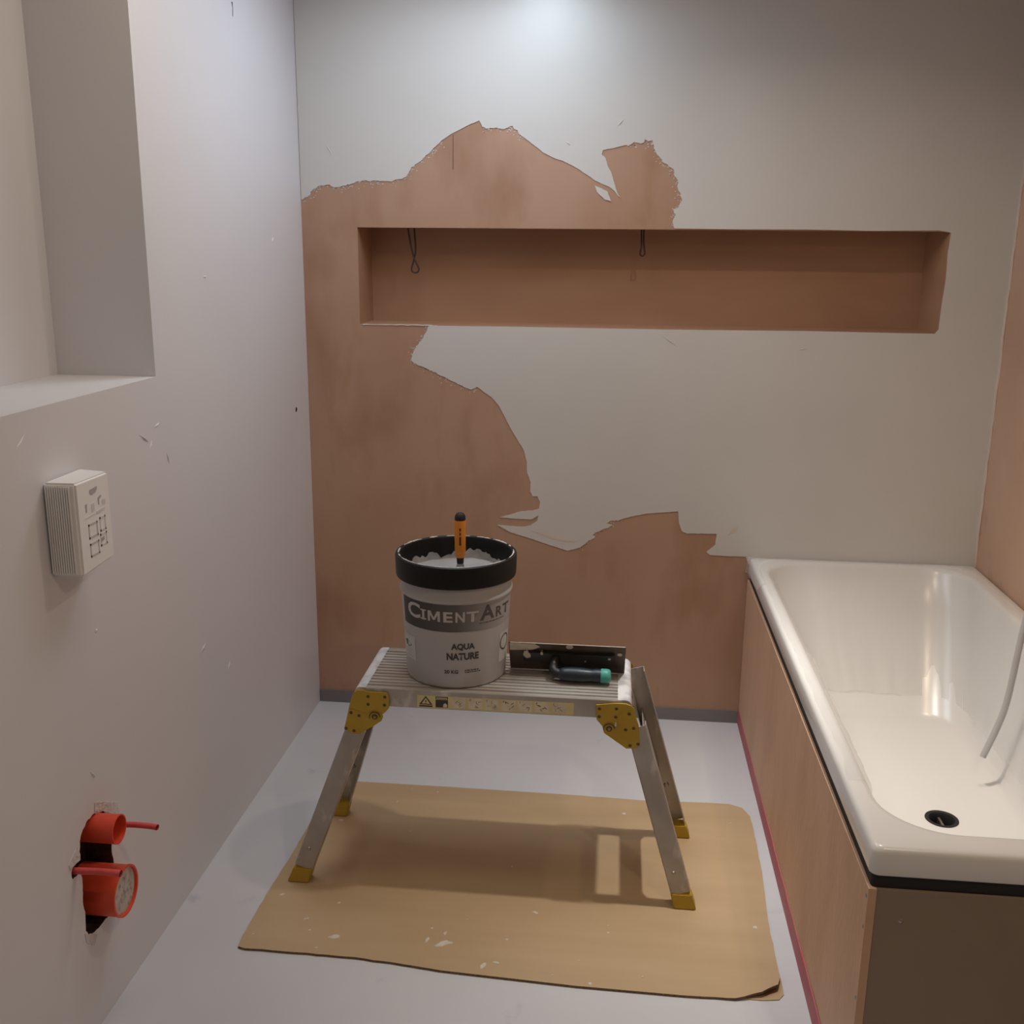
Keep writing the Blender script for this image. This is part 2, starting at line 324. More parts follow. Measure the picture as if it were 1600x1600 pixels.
bm = bmesh.new(); tube(bm, [(NX0+.01+.25*i/20, -.001, NZ0-.0015+random.uniform(-.001, .001)) for i in range(21)], [.0021*random.uniform(.5, 1) for i in range(21)], 6)
obj('edge_fillet', bm, M_COAT, wall_back)
bm = bmesh.new(); prism(bm, [(.4965, 1.842), (.4985, 1.842), (.4990, 1.947), (.4970, 1.945)], lambda a, b, d: (a, d, b), -.0006, .0004); cr = obj('crack', bm, M_CRACK, wall_back); cr['label'] = 'dark vertical hairline crack'
bm = bmesh.new()                                # flecks of skim coat left beside its ragged edges
for pts, s_ in ((COAT_TOP, -1), (COAT_LOW, 1)):
    for i in range(len(pts)-1):
        a, b = Vector(pts[i]), Vector(pts[i+1]); t_ = (b-a).normalized(); n2 = Vector((-t_.y, t_.x))
        mid = (a+b)/2
        rag = (mid.x > 1.05 or .6 < mid.x < .73 or mid.x < .46) if s_ < 0 else (mid.x < .58 or .94 < mid.x < 1.06)
        if not rag: continue
        for k in range(int((b-a).length/.0035)):
            o_ = abs(random.gauss(0, .008))
            for sg in (-1, 1):
                q = a + t_*random.uniform(0, (b-a).length) + n2*sg*o_
                if NZ0-.004 < q.y < NZ1+.004: continue
                r_ = random.uniform(.0006, .0019); an = random.uniform(0, PI)
                bm.faces.new([bm.verts.new((q.x+r_*1.6*math.cos(an+j*2*PI/5), -.0012, q.y+r_*math.sin(an+j*2*PI/5))) for j in range(5)])
tag(obj('coat_flecks', bm, M_COAT, wall_back), kind='stuff')

# left wall: deep recess, ragged hole round the junction boxes, two small screw holes
HOLE = [(-1.579, 0.464), (-1.605, 0.465), (-1.628, 0.455), (-1.642, 0.439), (-1.647, 0.418), (-1.647, 0.400), (-1.676, 0.403), (-1.683, 0.394), (-1.681, 0.378), (-1.648, 0.374), (-1.65, 0.334), (-1.653, 0.299), (-1.65, 0.272), (-1.654, 0.242), (-1.646, 0.228), (-1.623, 0.217), (-1.587, 0.214), (-1.549, 0.213), (-1.53, 0.24), (-1.519, 0.272), (-1.522, 0.315), (-1.526, 0.342), (-1.522, 0.365), (-1.520, 0.390), (-1.524, 0.422), (-1.546, 0.450)]
SY, SZ0, SZ1, SD = -1.147, 1.308, 2.36, 0.232
bm = bmesh.new()
hole_r = rough_line(HOLE, 0.008, 0.0022)
sm1 = circle2(-0.138, 1.087, 0.0085, 10, 0.25); sm2 = [(-0.536+a*0.35, 2.198+b) for a, b in ((-0.012, 0.018), (0.01, 0.02), (0.014, 0.0), (0.006, -0.018), (-0.004, -0.014), (0.004, 0.004))]
recess = [(SY, SZ0), (SY, SZ1), (-2.5, SZ1), (-2.5, SZ0-0.0)]
lps = filled(bm, [(YB, 0), (0, 0), (0, CEIL), (YB, CEIL)], [recess, hole_r, sm1, sm2], lambda y, z: (0.0, y, z))
def sink(loop, dx, mi, inset=1.0):
    c = sum((v.co for v in loop), Vector())/len(loop)
    b = [bm.verts.new((dx, c.y+(v.co.y-c.y)*inset, c.z+(v.co.z-c.z)*inset)) for v in loop]
    for i in range(len(loop)):
        f = bm.faces.new((loop[i], loop[(i+1) % len(loop)], b[(i+1) % len(b)], b[i])); f.material_index = mi
    bmesh.ops.triangle_fill(bm, edges=[bm.edges.get((b[i], b[(i+1) % len(b)])) for i in range(len(b))], use_beauty=True)
    for f in bm.faces:
        if all(v in b for v in f.verts): f.material_index = mi
sink(lps[1], -SD, 0); sink(lps[2], -0.06, 1, 0.97); sink(lps[3], -0.02, 1); sink(lps[4], -0.01, 1)
wall_left = tag(obj('wall_left', bm, [M_LEFT, M_CAVITY], recalc=False), kind='structure')
for (y, z, L, an, wd) in ((-0.99, 0.594, 0.045, 0.3, 0.012), (-0.83, 1.522, 0.02, 0.1, 0.004), (-1.57, 0.547, 0.03, -0.9, 0.006), (-1.505, 0.834, 0.012, 0.4, 0.008), (-1.228, 1.181, 0.05, -0.5, 0.003), (-1.20, 1.16, 0.035, 0.9, 0.003), (-1.116, 1.116, 0.03, -1.2, 0.004), (-1.16, 1.20, 0.03, 0.2, 0.004), (-1.70, 1.255, 0.05, 0.6, 0.005), (-0.83, 0.48, 0.03, 0.8, 0.003), (-0.30, 1.62, 0.02, 1.0, 0.003)):
    ridge(wall_left, lambda a, b, d, y=y, z=z: (0.0003+d, y+a, z+b), L, an, wd, M_LEFT)
# chipped plaster flakes round the hole
for pts in ([(-1.575, 0.486), (-1.53, 0.462), (-1.488, 0.437), (-1.482, 0.405), (-1.497, 0.412), (-1.548, 0.452), (-1.579, 0.468)],
            [(-1.655, 0.435), (-1.69, 0.415), (-1.686, 0.402), (-1.651, 0.405)], [(-1.66, 0.24), (-1.655, 0.215), (-1.63, 0.19), (-1.615, 0.205), (-1.64, 0.222)]):
    bm = bmesh.new(); prism(bm, rough_line(pts, 0.008, 0.001), lambda a, b, d: (d, a, b), 0.0, 0.0016)
    obj('plaster_flake', bm, M_CHIP, wall_left)

# grey sealing strip at the foot of the back wall, filler bead in the right corner
bm = bmesh.new(); box(bm, 0.001, 1.497, -0.004, 0.0005, 0.0, 0.046); tag(obj('baseboard_back', bm, M_GREYTAPE), kind='structure')
bm = bmesh.new()
pp = []
for i in range(60):
    z = 0.60 + (CEIL-0.62)*i/59; pp.append((W-0.002+random.uniform(-.0015, .0015), -0.004, z))
tube(bm, pp, 0.0045, 6); tag(obj('trim_1', bm, M_BEAD), kind='structure')

# ceiling downlights (recessed fittings that carry the lamps; the last one is added)
PLACE = ['over the floor beside the bath', 'close to the back wall, washing its top', 'over the bathtub', 'in front of the bathtub end, added as fill light']
for i, (x, y, p, c, s) in enumerate(LAMPS):
    t = thing('downlight', (x, y, CEIL-0.004), 'round white ceiling downlight ' + PLACE[i], 'light', 'ceiling downlights')
    bm = bmesh.new(); lathe(bm, [(0.034, 0.0), (0.036, -0.006), (0.044, -0.006), (0.046, 0.0)], (x, y, CEIL-0.001), 32); obj('trim_ring', bm, M_WHITE, t, 40)
    bm = bmesh.new(); lathe(bm, [(0.001, 0.0), (0.034, 0.0)], (x, y, CEIL-0.003), 32); obj('lens', bm, M_LENS, t)

for (qx, qy, qs), lb in ((PANEL, 'square daylight-white ceiling panel lamp towards the back wall'), (FILL_PANEL, 'added square warm-white ceiling fill panel, farther from the back wall')):
    t = thing('panel_light', (qx, qy, CEIL-.006), lb, 'light', 'ceiling panel lamps')
    bm = bmesh.new(); h_ = qs/2
    ringq_ = lambda e: [(qx+sx_*(h_+e), qy+sy_*(h_+e)) for sx_, sy_ in ((-1, -1), (1, -1), (1, 1), (-1, 1))]
    vv = [[bm.verts.new((p[0], p[1], z)) for p in L] for L, z in ((ringq_(.015), CEIL-.016), (ringq_(.015), CEIL-.0005), (ringq_(0), CEIL-.0005), (ringq_(0), CEIL-.016))]
    for k in range(4):
        for i in range(4): bm.faces.new((vv[k][i], vv[k][(i+1) % 4], vv[(k+1) % 4][(i+1) % 4], vv[(k+1) % 4][i]))
    obj('frame', bm, M_WHITE, t)
    bm = bmesh.new(); bm.faces.new([bm.verts.new((p[0], p[1], CEIL-.006)) for p in ringq_(0)]); obj('diffuser', bm, M_LENS, t)

# ------------------------------------------------------------------ bathtub, its boarding and film
RIM = 0.606; TX0, TX1, TY0, TY1 = 1.4965, W-0.002, -1.757, -0.003
def rrect(x0, x1, y0, y1, r, n=10):
    out = []
    for (cx, cy, a0) in ((x1-r, y1-r, 0), (x0+r, y1-r, PI/2), (x0+r, y0+r, PI), (x1-r, y0+r, 1.5*PI)):
        for i in range(n+1):
            a = a0 + PI/2*i/n; out.append((cx+r*math.cos(a), cy+r*math.sin(a)))
    return out
IX0, IX1, IY0, IY1 = 1.541, 2.165, -1.690, -0.048
tub = thing('bathtub', (1.86, -0.88, 0.20), 'white acrylic bathtub with a low square rim along the right wall', 'bathtub')
bm = bmesh.new(); loops = []
def tl(x0, x1, y0, y1, r, z): loops.append([bm.verts.new((x, y, z)) for x, y in rrect(x0, x1, y0, y1, r)])
o = 0
tl(TX0+.012, TX1-.012, TY0+.012, TY1-.012, .012, .552)
tl(TX0+.002, TX1-.002, TY0+.002, TY1-.002, .016, .553)
tl(TX0, TX1, TY0, TY1, .018, .557)
tl(TX0+.001, TX1, TY0+.001, TY1, .018, .594)
tl(TX0+.0035, TX1-.003, TY0+.0035, TY1-.003, .018, .602)
tl(TX0+.010, TX1-.009, TY0+.010, TY1-.009, .016, RIM)
tl(IX0-.014, IX1+.014, IY0-.014, IY1+.014, .13, RIM)
tl(IX0-.005, IX1+.005, IY0-.005, IY1+.005, .13, RIM-.002)
tl(IX0+.002, IX1-.002, IY0+.002, IY1-.002, .13, RIM-.010)
for t in (0.0, 0.25, 0.5, 0.75, 0.9, 1.0):
    z = 0.585 + (0.262-0.585)*t
    tl(IX0+.005+.055*t, IX1-.005-.075*t, IY0+.006+.30*t, IY1-.006-.36*t, .13, z)
tl(IX0+.068, IX1-.09, IY0+.325, IY1-.39, .12, .243)
tl(IX0+.09, IX1-.115, IY0+.36, IY1-.43, .11, .236)
tl(IX0+.12, IX1-.145, IY0+.40, IY1-.48, .09, .2345)
for a, b in zip(loops, loops[1:]):
    n = len(a)
    for i in range(n): bm.faces.new((a[i], a[(i+1) % n], b[(i+1) % n], b[i]))
DX, DY, DZ = 1.8735, -0.990, 0.2345
last = loops[-1]
circ = [bm.verts.new((DX+.034*math.cos(2*PI*i/32), DY+.034*math.sin(2*PI*i/32), DZ)) for i in range(32)]
eds = [bm.edges.get((last[i], last[(i+1) % len(last)])) for i in range(len(last))] + [bm.edges.new((circ[i], circ[(i+1) % 32])) for i in range(32)]
bmesh.ops.triangle_fill(bm, edges=eds, use_beauty=True)
obj('shell', bm, M_TUB, tub, 50)
bm = bmesh.new(); lathe(bm, [(0.040, 0.0), (0.0395, 0.0022), (0.036, 0.0028), (0.031, 0.001), (0.027, -0.012), (0.026, -0.04), (0.001, -0.042)], (DX, DY, DZ), 40)
dr = obj('drain', bm, M_BLACK, tub, 40); dr['label'] = 'black drain ring in the white tub floor'
bm = bmesh.new(); box(bm, DX-.003, DX+.003, DY-.024, DY+.024, DZ-.03, DZ-.008, .001); obj('drain_bar', bm, M_STEEL, dr)
bm = bmesh.new()
rr1 = rrect(TX0+.006, TX1-.002, TY0+.006, TY1-.002, .008, 4); rr2 = rrect(TX0+.05, TX1-.05, TY0+.05, TY1-.05, .008, 4)
def ringprism(bm, A, B, z0, z1):
    n = len(A); v = [[bm.verts.new((p[0], p[1], z)) for p in L] for L, z in ((A, z0), (A, z1), (B, z1), (B, z0))]
    for k in range(4):
        for i in range(n): bm.faces.new((v[k][i], v[k][(i+1) % n], v[(k+1) % 4][(i+1) % n], v[(k+1) % 4][i]))
ringprism(bm, rr1, rr2, .5275, .5525)  # black strip filling the gap below the rim
ss = obj('gap_strip', bm, M_BLACK, tub); ss['label'] = 'black strip between rim and boarding'

sur = thing('bath_surround', (1.50, -0.88, 0.0), 'boarding under the bathtub rim, pink-plastered side and dark brown end', 'panel')
bm = bmesh.new()
ny, nz = 40, 14
for face_x in (1.497,):
    g = [[bm.verts.new((1.4965+0.0016*noise.noise((0, y*3, z*6)), y, z)) for z in [.527*k/nz for k in range(nz+1)]] for y in [-1.757+1.754*j/ny for j in range(ny+1)]]
    for j in range(ny):
        for k in range(nz): bm.faces.new((g[j][k], g[j+1][k], g[j+1][k+1], g[j][k+1]))
r = bmesh.ops.extrude_face_region(bm, geom=bm.faces[:])
for v in [q for q in r['geom'] if isinstance(q, bmesh.types.BMVert)]: v.co.x = 1.511
sp = obj('side_panel', bm, M_SIDE, sur); sp['label'] = 'pink-brown plastered side board'
bm = bmesh.new(); box(bm, 1.5115, W-.001, -1.756, -1.742, 0.0, .527, .0008); ep = obj('end_panel', bm, M_END, sur); ep['label'] = 'dark grey-brown bare end board'
bm = bmesh.new()
zt_ = [0.054+random.uniform(-.003, .003) for _ in range(31)]
a = [bm.verts.new((1.4944, -1.757+1.754*i/30, 0)) for i in range(31)]; b = [bm.verts.new((1.4944, -1.757+1.754*i/30, zt_[i])) for i in range(31)]
c_ = [bm.verts.new((1.4968, -1.757+1.754*i/30, zt_[i])) for i in range(31)]
for i in range(30): bm.faces.new((a[i], a[i+1], b[i+1], b[i])); bm.faces.new((b[i], b[i+1], c_[i+1], c_[i]))
st = obj('sealing_tape', bm, M_REDTAPE, sur); st['label'] = 'crimson sealing band along the foot of the side board'
for (x, y, z, ax) in ((1.4962, -1.748, .507, 'x'), (1.4962, -1.748, .446, 'x'), (1.4962, -1.748, .300, 'x'), (1.557, -1.7565, .467, 'y'), (1.95, -1.7565, .467, 'y')):
    bm = bmesh.new(); lathe(bm, [(.0001, -.0012), (.0028, -.001), (.0045, 0.0006)], (x, y, z), 14, axis=ax); obj('screw', bm, M_STEEL, sur, 40)

# thin clear protective film, still stuck round the bath
bm = bmesh.new()
path = []
def seg(a, b, n):
    for i in range(n): path.append((Vector(a).lerp(Vector(b), i/n)))
seg((IX0, -1.52), (IX0, IY1-.13), 90)
for i in range(14): a = PI - PI/2*i/14; path.append(Vector((IX0+.13+.13*math.cos(a), IY1-.13+.13*math.sin(a))))
seg((IX0+.13, IY1), (IX1-.13, IY1), 40)
for i in range(14): a = PI/2 - PI/2*i/14; path.append(Vector((IX1-.13+.13*math.cos(a), IY1-.13+.13*math.sin(a))))
seg((IX1, IY1-.13), (IX1, -1.35), 70)
cross = [(-.030, .0015), (-.018, .002), (-.006, .0012), (.004, -.006), (.0075, -.022), (.014, -.06), (.024, -.11), (.034, -.16), (.046, -.22), (.05, -.27), (.055, -.305)]
rows = []
N = len(path)
for i, p in enumerate(path):
    t = (path[min(i+1, N-1)] - path[max(i-1, 0)]).normalized(); nrm = Vector((t.y, -t.x))
    wv = noise.noise((p.x*14, p.y*14, 0.3)); w2 = noise.noise((p.x*40, p.y*40, 4.3))
    left = p.x < IX0+.12; right = p.x > IX1-.01
    fade = 1.0 if not left else min(1, max(0.08, (p.y+1.52)/0.5))
    dB = (p-Vector((IX0+.01, IY1))).length; dC = (p-Vector((IX1-.01, IY1))).length
    puff = max(0, 1-dB/.11)*.5 + max(0, 1-dC/.09)*.9
    row = []
    for k, (d, dz) in enumerate(cross):
        f = k/(len(cross)-1)
        dd = d; z = RIM+dz; slide = Vector((0, 0))
        if k >= 3:
            z = RIM + cross[3][1] + (dz-cross[3][1])*fade
            tt = max(0.0, (.585-z)/.323)
            tx_ = (p.x-IX0)/(IX1-IX0); sxk = .055*(1-tx_) - .075*tx_          # follow the sloping tub walls
            syk = -.36*min(1, max(0, (p.y+1.69)/1.5)) + .30*(1-min(1, max(0, (p.y+1.69)/1.5)))
            slide = Vector((sxk*tt, syk*tt))
            dd = (.006 if tt > 0 else .001 + (RIM-z)*.25) + .0045 + .004*(1+wv)*(.5+.5*w2)
        z += .006*max(0, w2)*(1 if k < 3 else .5)*(puff*3+.25) + puff*.026*(1-f)*(0.7+1.1*noise.noise((p.x*60, p.y*60, k)))
        if k >= len(cross)-2: z += .012*noise.noise((p.x*25, p.y*25, 9.1))
        if k == 0 and (dB < .12): dd -= .012*max(0, 1-dB/.12)
        if k == 0: z = max(z, RIM+.001); dd += .008*wv
        q = p + nrm*dd + slide
        row.append(bm.verts.new((min(q.x, W-.004), min(q.y, -.005), z)))
    rows.append(row)
for a, b in zip(rows, rows[1:]):
    for k in range(len(cross)-1): bm.faces.new((a[k], a[k+1], b[k+1], b[k]))
# loose flap hanging over the outer left edge near the back corner
flap = []
for j in range(14):
    y = -.008 - .30*j/13; wv = noise.noise((y*22, 1.1, 0)); ln = .030*(1-j/13)+.006
    flap.append([bm.verts.new((x, y, z)) for x, z in ((1.515, RIM+.0015+.004*abs(wv)), (1.4985, RIM+.003), (1.4915-.004*abs(wv), RIM-.006), (1.490-.006*abs(wv), RIM-.01-ln*.6), (1.487-.010*max(0, wv), RIM-.01-ln*(1+.4*wv)))])
for a, b in zip(flap, flap[1:]):
    for k in range(4): bm.faces.new((a[k], a[k+1], b[k+1], b[k]))
film = obj('protective_film', bm, M_FILM, tub, 60); film['label'] = 'thin crinkled clear film stuck along the rim'

# grey hose hanging down into the tub from the right wall
bm = bmesh.new()
hp = smooth_path([(W+.004, -.72, 1.16), (2.19, -.735, 1.14), (2.14, -.76, 1.0), (2.106, -.79, .84), (2.082, -.80, .679), (2.067, -.80, .486), (2.05, -.80, .40), (2.022, -.805, .318)], 6)
tube(bm, hp, .0082, 12)
hose = tag(obj('water_hose', bm, M_HOSE, None, 50), 'thin grey hose hanging from the right wall down into the bathtub', 'hose')

# ------------------------------------------------------------------ cardboard sheet on the floor
CARD = [(0.198, -1.364), (0.194, -1.327), (0.195, -1.21), (0.201, -1.074), (0.205, -0.982), (0.207, -0.838), (0.212, -0.62), (0.225, -0.585), (0.26, -0.573), (0.565, -0.572), (0.955, -0.576), (1.146, -0.583), (1.355, -0.573), (1.411, -0.574), (1.446, -0.591), (1.463, -0.636), (1.464, -0.722), (1.461, -0.91), (1.448, -1.128), (1.447, -1.27), (1.446, -1.335), (1.436, -1.368), (1.398, -1.392), (1.34, -1.409), (1.202, -1.411), (0.99, -1.408), (0.7, -1.393), (0.502, -1.372), (0.365, -1.368), (0.215, -1.369)]
CT = 0.0062
card = thing('cardboard_sheet', (0.83, -0.98, 0.0), 'large brown cardboard sheet with rounded corners lying on the floor under the step platform', 'cardboard')
def lift(x, y):
    d = math.hypot(x-1.45, y+1.40); return 0.020*max(0, 1-d/.14)**1.6
bm = bmesh.new()
edge = rough_line(CARD, 0.02, 0.0012)
grid_h = []
loops = filled(bm, edge, [], lambda x, y: (x, y, CT))
bmesh.ops.subdivide_edges(bm, edges=[e for e in bm.edges if e.calc_length() > .06], cuts=3, use_grid_fill=False)
bmesh.ops.triangulate(bm, faces=bm.faces[:])
r = bmesh.ops.extrude_face_region(bm, geom=bm.faces[:])
low_v = set(g for g in r['geom'] if isinstance(g, bmesh.types.BMVert))
for v in low_v: v.co.z = 0.0006
for v in bm.verts: v.co.z += lift(v.co.x, v.co.y)
for f in bm.faces:
    k = sum(1 for v in f.verts if v in low_v)
    if 0 < k < len(f.verts): f.material_index = 1
    elif k == len(f.verts): f.material_index = 1
obj('sheet', bm, [M_CARD, M_CARDEDGE], card)
bm = bmesh.new()
prism(bm, rough_line([(1.33, -1.400), (1.40, -1.402), (1.436, -1.396), (1.448, -1.378), (1.449, -1.33), (1.44, -1.27), (1.38, -1.27), (1.30, -1.31)], .02, .001), lambda a, b, d: (a, b, d), 0.0002, 0.0022)
cl = obj('lower_ply', bm, M_CARD, card); cl['label'] = 'split lower ply of the card under its lifted corner'
SPL = [(0.291, -0.797, 11, .0), (0.43, -0.677, 4, 1.3), (0.539, -0.607, 4, 0), (0.237, -1.158, 7, .2), (0.326, -1.247, 9, .5), (0.347, -1.288, 5, .4), (0.381, -1.349, 5, 0), (0.412, -1.305, 18, .25), (0.388, -1.175, 5, .6), (0.637, -1.247, 5, .3), (0.673, -1.299, 24, .35), (0.671, -1.262, 9, 1.3), (0.634, -1.290, 11, 1.4), (0.821, -1.268, 5, 0), (0.879, -1.158, 10, -.5), (0.776, -1.367, 14, 1.2), (0.806, -1.353, 10, -.3), (0.993, -1.323, 3, 0), (1.06, -1.187, 3, 0), (1.06, -1.215, 4, 0), (1.138, -1.363, 4, 0), (1.021, -1.398, 6, .5), (1.098, -0.666, 7, .4), (1.404, -0.68, 4, 0), (1.414, -1.154, 8, -.8), (0.717, -1.205, 3, 1), (0.801, -0.968, 3, 0), (0.936, -1.38, 3, 0), (0.218, -1.317, 4, 0), (0.50, -.83, 3, 0), (.46, -.60, 3, 0)]
for (x, y, s, an) in SPL:
    bm = bmesh.new(); n = 11; s *= .001
    el = 0.45 if s > .008 else 0.8
    ring = []
    for i in range(n):
        a = 2*PI*i/n; rr = s*random.uniform(.6, 1.15); px, py = rr*math.cos(a), rr*el*math.sin(a)
        ring.append((x+px*math.cos(an)-py*math.sin(an), y+px*math.sin(an)+py*math.cos(an)))
    lo = [bm.verts.new((p[0], p[1], CT-.0003)) for p in ring]; hi = [bm.verts.new((x+(p[0]-x)*.8, y+(p[1]-y)*.8, CT+.0011)) for p in ring]
    for i in range(n): bm.faces.new((lo[i], lo[(i+1) % n], hi[(i+1) % n], hi[i]))
    bm.faces.new(hi); obj('plaster_splash', bm, M_SPLASH, card)

# ------------------------------------------------------------------ folding step platform
GZ = CT + .0004
plat = thing('step_platform', (0.76, -0.92, GZ), 'folding aluminium step platform with yellow hinges and feet on the cardboard', 'step stool')
ZD = 0.541                                   # top of the deck
yf = lambda z: -1.099 + (z-GZ)*.063          # front leg plane leans back, rear one leans forward
yr = lambda z: -0.742 - (z-GZ)*.098
DY0, DY1 = -1.064, -0.796
bm = bmesh.new()                              # extruded ribbed deck
NR = 14; pitch = (DY1-DY0-.010)/NR
prof = [(DY0, ZD-.006), (DY0+.002, ZD)]
for i in range(NR):
    y = DY0+.004+pitch*i
    prof += [(y, ZD), (y+pitch*.60, ZD), (y+pitch*.66, ZD-.006), (y+pitch*.94, ZD-.006)]
prof += [(DY1-.004, ZD), (DY1, ZD-.006), (DY1, ZD-.012), (DY0, ZD-.012)]
XL, XR = .445, 1.062
prism(bm, prof, lambda a, b, d: (d, a, b), XL-.004, XR+.004); obj('deck', bm, M_DECK, plat)
def rail(y_out, sgn, name):
    bm = bmesh.new()
    prism(bm, [(0, ZD-.001), (0, .494), (.020, .494), (.020, .4965), (.0025, .4965), (.0025, ZD-.011), (.012, ZD-.011), (.012, ZD-.001)], lambda a, b, d: (d, y_out+sgn*a, b), XL-.01, XR+.012)
    return obj(name, bm, M_ALU, plat)
fr_rail = rail(DY0-.001, 1, 'rail'); rail(DY1+.001, -1, 'rail')
for s, x0, x1 in ((-1, .4435, .414), (1, 1.0635, 1.098)):       # rounded white end caps
    bm = bmesh.new(); n = 6; pts = [(x0, ZD-.028), (x0, ZD+.0008)]
    wdt = abs(x1-x0)
    for i in range(n+1):
        a = PI/2 - PI/2*i/n; pts.append((x0+s*(wdt-.016)+s*.016*math.cos(a), ZD-.0155+.016*math.sin(a)))
    pts.append((x1, ZD-.042)); pts.append((x1-s*.003, ZD-.042)); pts.append((x1-s*.003, ZD-.028))
    prism(bm, pts, lambda a, b, d: (a, d, b), DY0+.001, DY1-.001); obj('end_cap', bm, M_CAPW, plat, 35)
# legs: U channels, splayed along the platform
def leg(front, side):
    xt, xb = (.4135, .275) if side < 0 else (1.1245, 1.236)
    zt, zb = .425 if front else .45, .047
    yy = yf if front else yr
    inn = 1 if front else -1
    hw = .0245; xt = xt - 0
    if front is False and side > 0: xt, xb = 1.128, 1.242
    if front is False and side < 0: xt, xb = .412, .287
    ax = Vector((xb-xt, yy(zb)-yy(zt), zb-zt)).normalized()
    tx = Vector((1, 0, 0)); px = (tx - ax*tx.dot(ax)).normalized(); py = Vector((0, inn, 0)); py = (py - ax*py.dot(ax)).normalized()
    prof = [(-hw+.003, 0), (hw-.003, 0), (hw, .003), (hw, .030), (hw-.0022, .030), (hw-.0022, .0025), (-hw+.0022, .0025), (-hw+.0022, .030), (-hw, .030), (-hw, .003)]
    A, B = Vector((xt, yy(zt), zt)), Vector((xb, yy(zb), zb))
    A = A - ax*(.052 if front else .068)
    bm = bmesh.new()
    a = [bm.verts.new(A+px*p+py*q) for p, q in prof]; b = [bm.verts.new(B+px*p+py*q) for p, q in prof]
    for i in range(len(prof)): bm.faces.new((a[i], a[(i+1) % len(prof)], b[(i+1) % len(prof)], b[i]))
    bm.faces.new(a); bm.faces.new(b)
    L = obj('leg', bm, M_ALU, plat)
    # yellow foot
    bm = bmesh.new(); sx = (xb-xt)/(zt-zb)
    o_ = .003
    for (z0, z1) in ((GZ, .046),):
        vs = []
        for z, e in ((z0, .002), (z1, 0)):
            cx = xb + sx*(zb-z); y0 = yy(z)-inn*(o_+e); y1 = yy(z)+inn*(.034+e)
            vs.append([bm.verts.new((x, y, z)) for x, y in ((cx-.0258-e, y0), (cx+.0258+e, y0), (cx+.0258+e, y1), (cx-.0258-e, y1))])
        for i in range(4): bm.faces.new((vs[0][i], vs[0][(i+1) % 4], vs[1][(i+1) % 4], vs[1][i]))
        bm.faces.new(vs[0]); bm.faces.new(vs[1])
        bmesh.ops.bevel(bm, geom=bm.edges[:], offset=.0025, segments=2, affect='EDGES')
    f = obj('foot', bm, M_YEL, L); f['label'] = 'yellow plastic foot'
    # bolt
    z = .10 if front else .16; cx = xb+sx*(zb-z)
    bm = bmesh.new()
    if front: lathe(bm, [(.0001, -.0022), (.004, -.002), (.0055, .0003)], (cx-.004, yy(z), z), 14, axis='y')
    else: lathe(bm, [(.0001, -.007), (.005, -.006), (.0075, -.0025)], (cx, yy(z), z), 14, axis='y')
    obj('bolt', bm, M_STEEL, L, 40)
for fr_ in (True, False):
    for sd in (-1, 1): leg(fr_, sd)
# brace plate with corner gussets across each pair of legs
for sd in (-1, 1):
    def px_(z):
        return (.413 - (.425-z)*(.4135-.275)/.378+.003) if sd < 0 else (1.1245+(.425-z)*(1.236-1.1245)/.378)
    za, zb_ = .395, .275
    fy = lambda z: yf(z)+.004; ry = lambda z: yr(z)-.004
    out = [(fy(za), za), (ry(za), za), (ry(zb_), zb_), (ry(.215), .215), (ry(.215)-.004, .215), (ry(zb_)-.045, zb_), (fy(zb_)+.045, zb_), (fy(.215)+.004, .215), (fy(.215), .215), (fy(zb_), zb_)]
    bm = bmesh.new(); prism(bm, out, lambda a, b, d: (px_(b)+d, a, b), -.001, .0015); obj('brace_plate', bm, M_ALU, plat)
# hinge plates with rivets
HLU = [(0.422, 0.535), (0.44, 0.537), (0.447, 0.532), (0.498, 0.532), (0.502, 0.52), (0.502, 0.493), (0.496, 0.485), (0.487, 0.476), (0.483, 0.481), (0.472, 0.487), (0.461, 0.487), (0.45, 0.477), (0.436, 0.48), (0.401, 0.489), (0.407, 0.513), (0.415, 0.53)]
HLL = [(0.401, 0.489), (0.436, 0.48), (0.45, 0.477), (0.461, 0.487), (0.472, 0.487), (0.483, 0.481), (0.487, 0.468), (0.483, 0.458), (0.468, 0.447), (0.426, 0.42), (0.411, 0.42), (0.388, 0.432), (0.394, 0.457)]
RIVL = [(0.45, 0.52), (0.492, 0.521), (0.45, 0.5), (0.491, 0.5), (0.406, 0.475), (0.426, 0.468), (0.393, 0.433), (0.413, 0.428), (0.466, 0.467)]
HRU = [(1.012, 0.53), (1.053, 0.534), (1.06, 0.536), (1.084, 0.536), (1.095, 0.532), (1.085, 0.527), (1.068, 0.521), (1.063, 0.51), (1.065, 0.49), (1.062, 0.48), (1.051, 0.489), (1.041, 0.49), (1.031, 0.482), (1.028, 0.476), (1.014, 0.492)]
HRL = [(1.063, 0.51), (1.068, 0.521), (1.085, 0.527), (1.095, 0.532), (1.104, 0.523), (1.11, 0.498), (1.116, 0.481), (1.12, 0.439), (1.114, 0.423), (1.088, 0.421), (1.033, 0.458), (1.028, 0.476), (1.031, 0.482), (1.041, 0.49), (1.051, 0.489), (1.062, 0.48), (1.065, 0.49)]
RIVR = [(1.02, 0.52), (1.02, 0.5), (1.061, 0.522), (1.06, 0.501), (1.092, 0.511), (1.085, 0.469), (1.104, 0.474), (1.097, 0.429), (1.116, 0.434), (1.045, 0.469)]
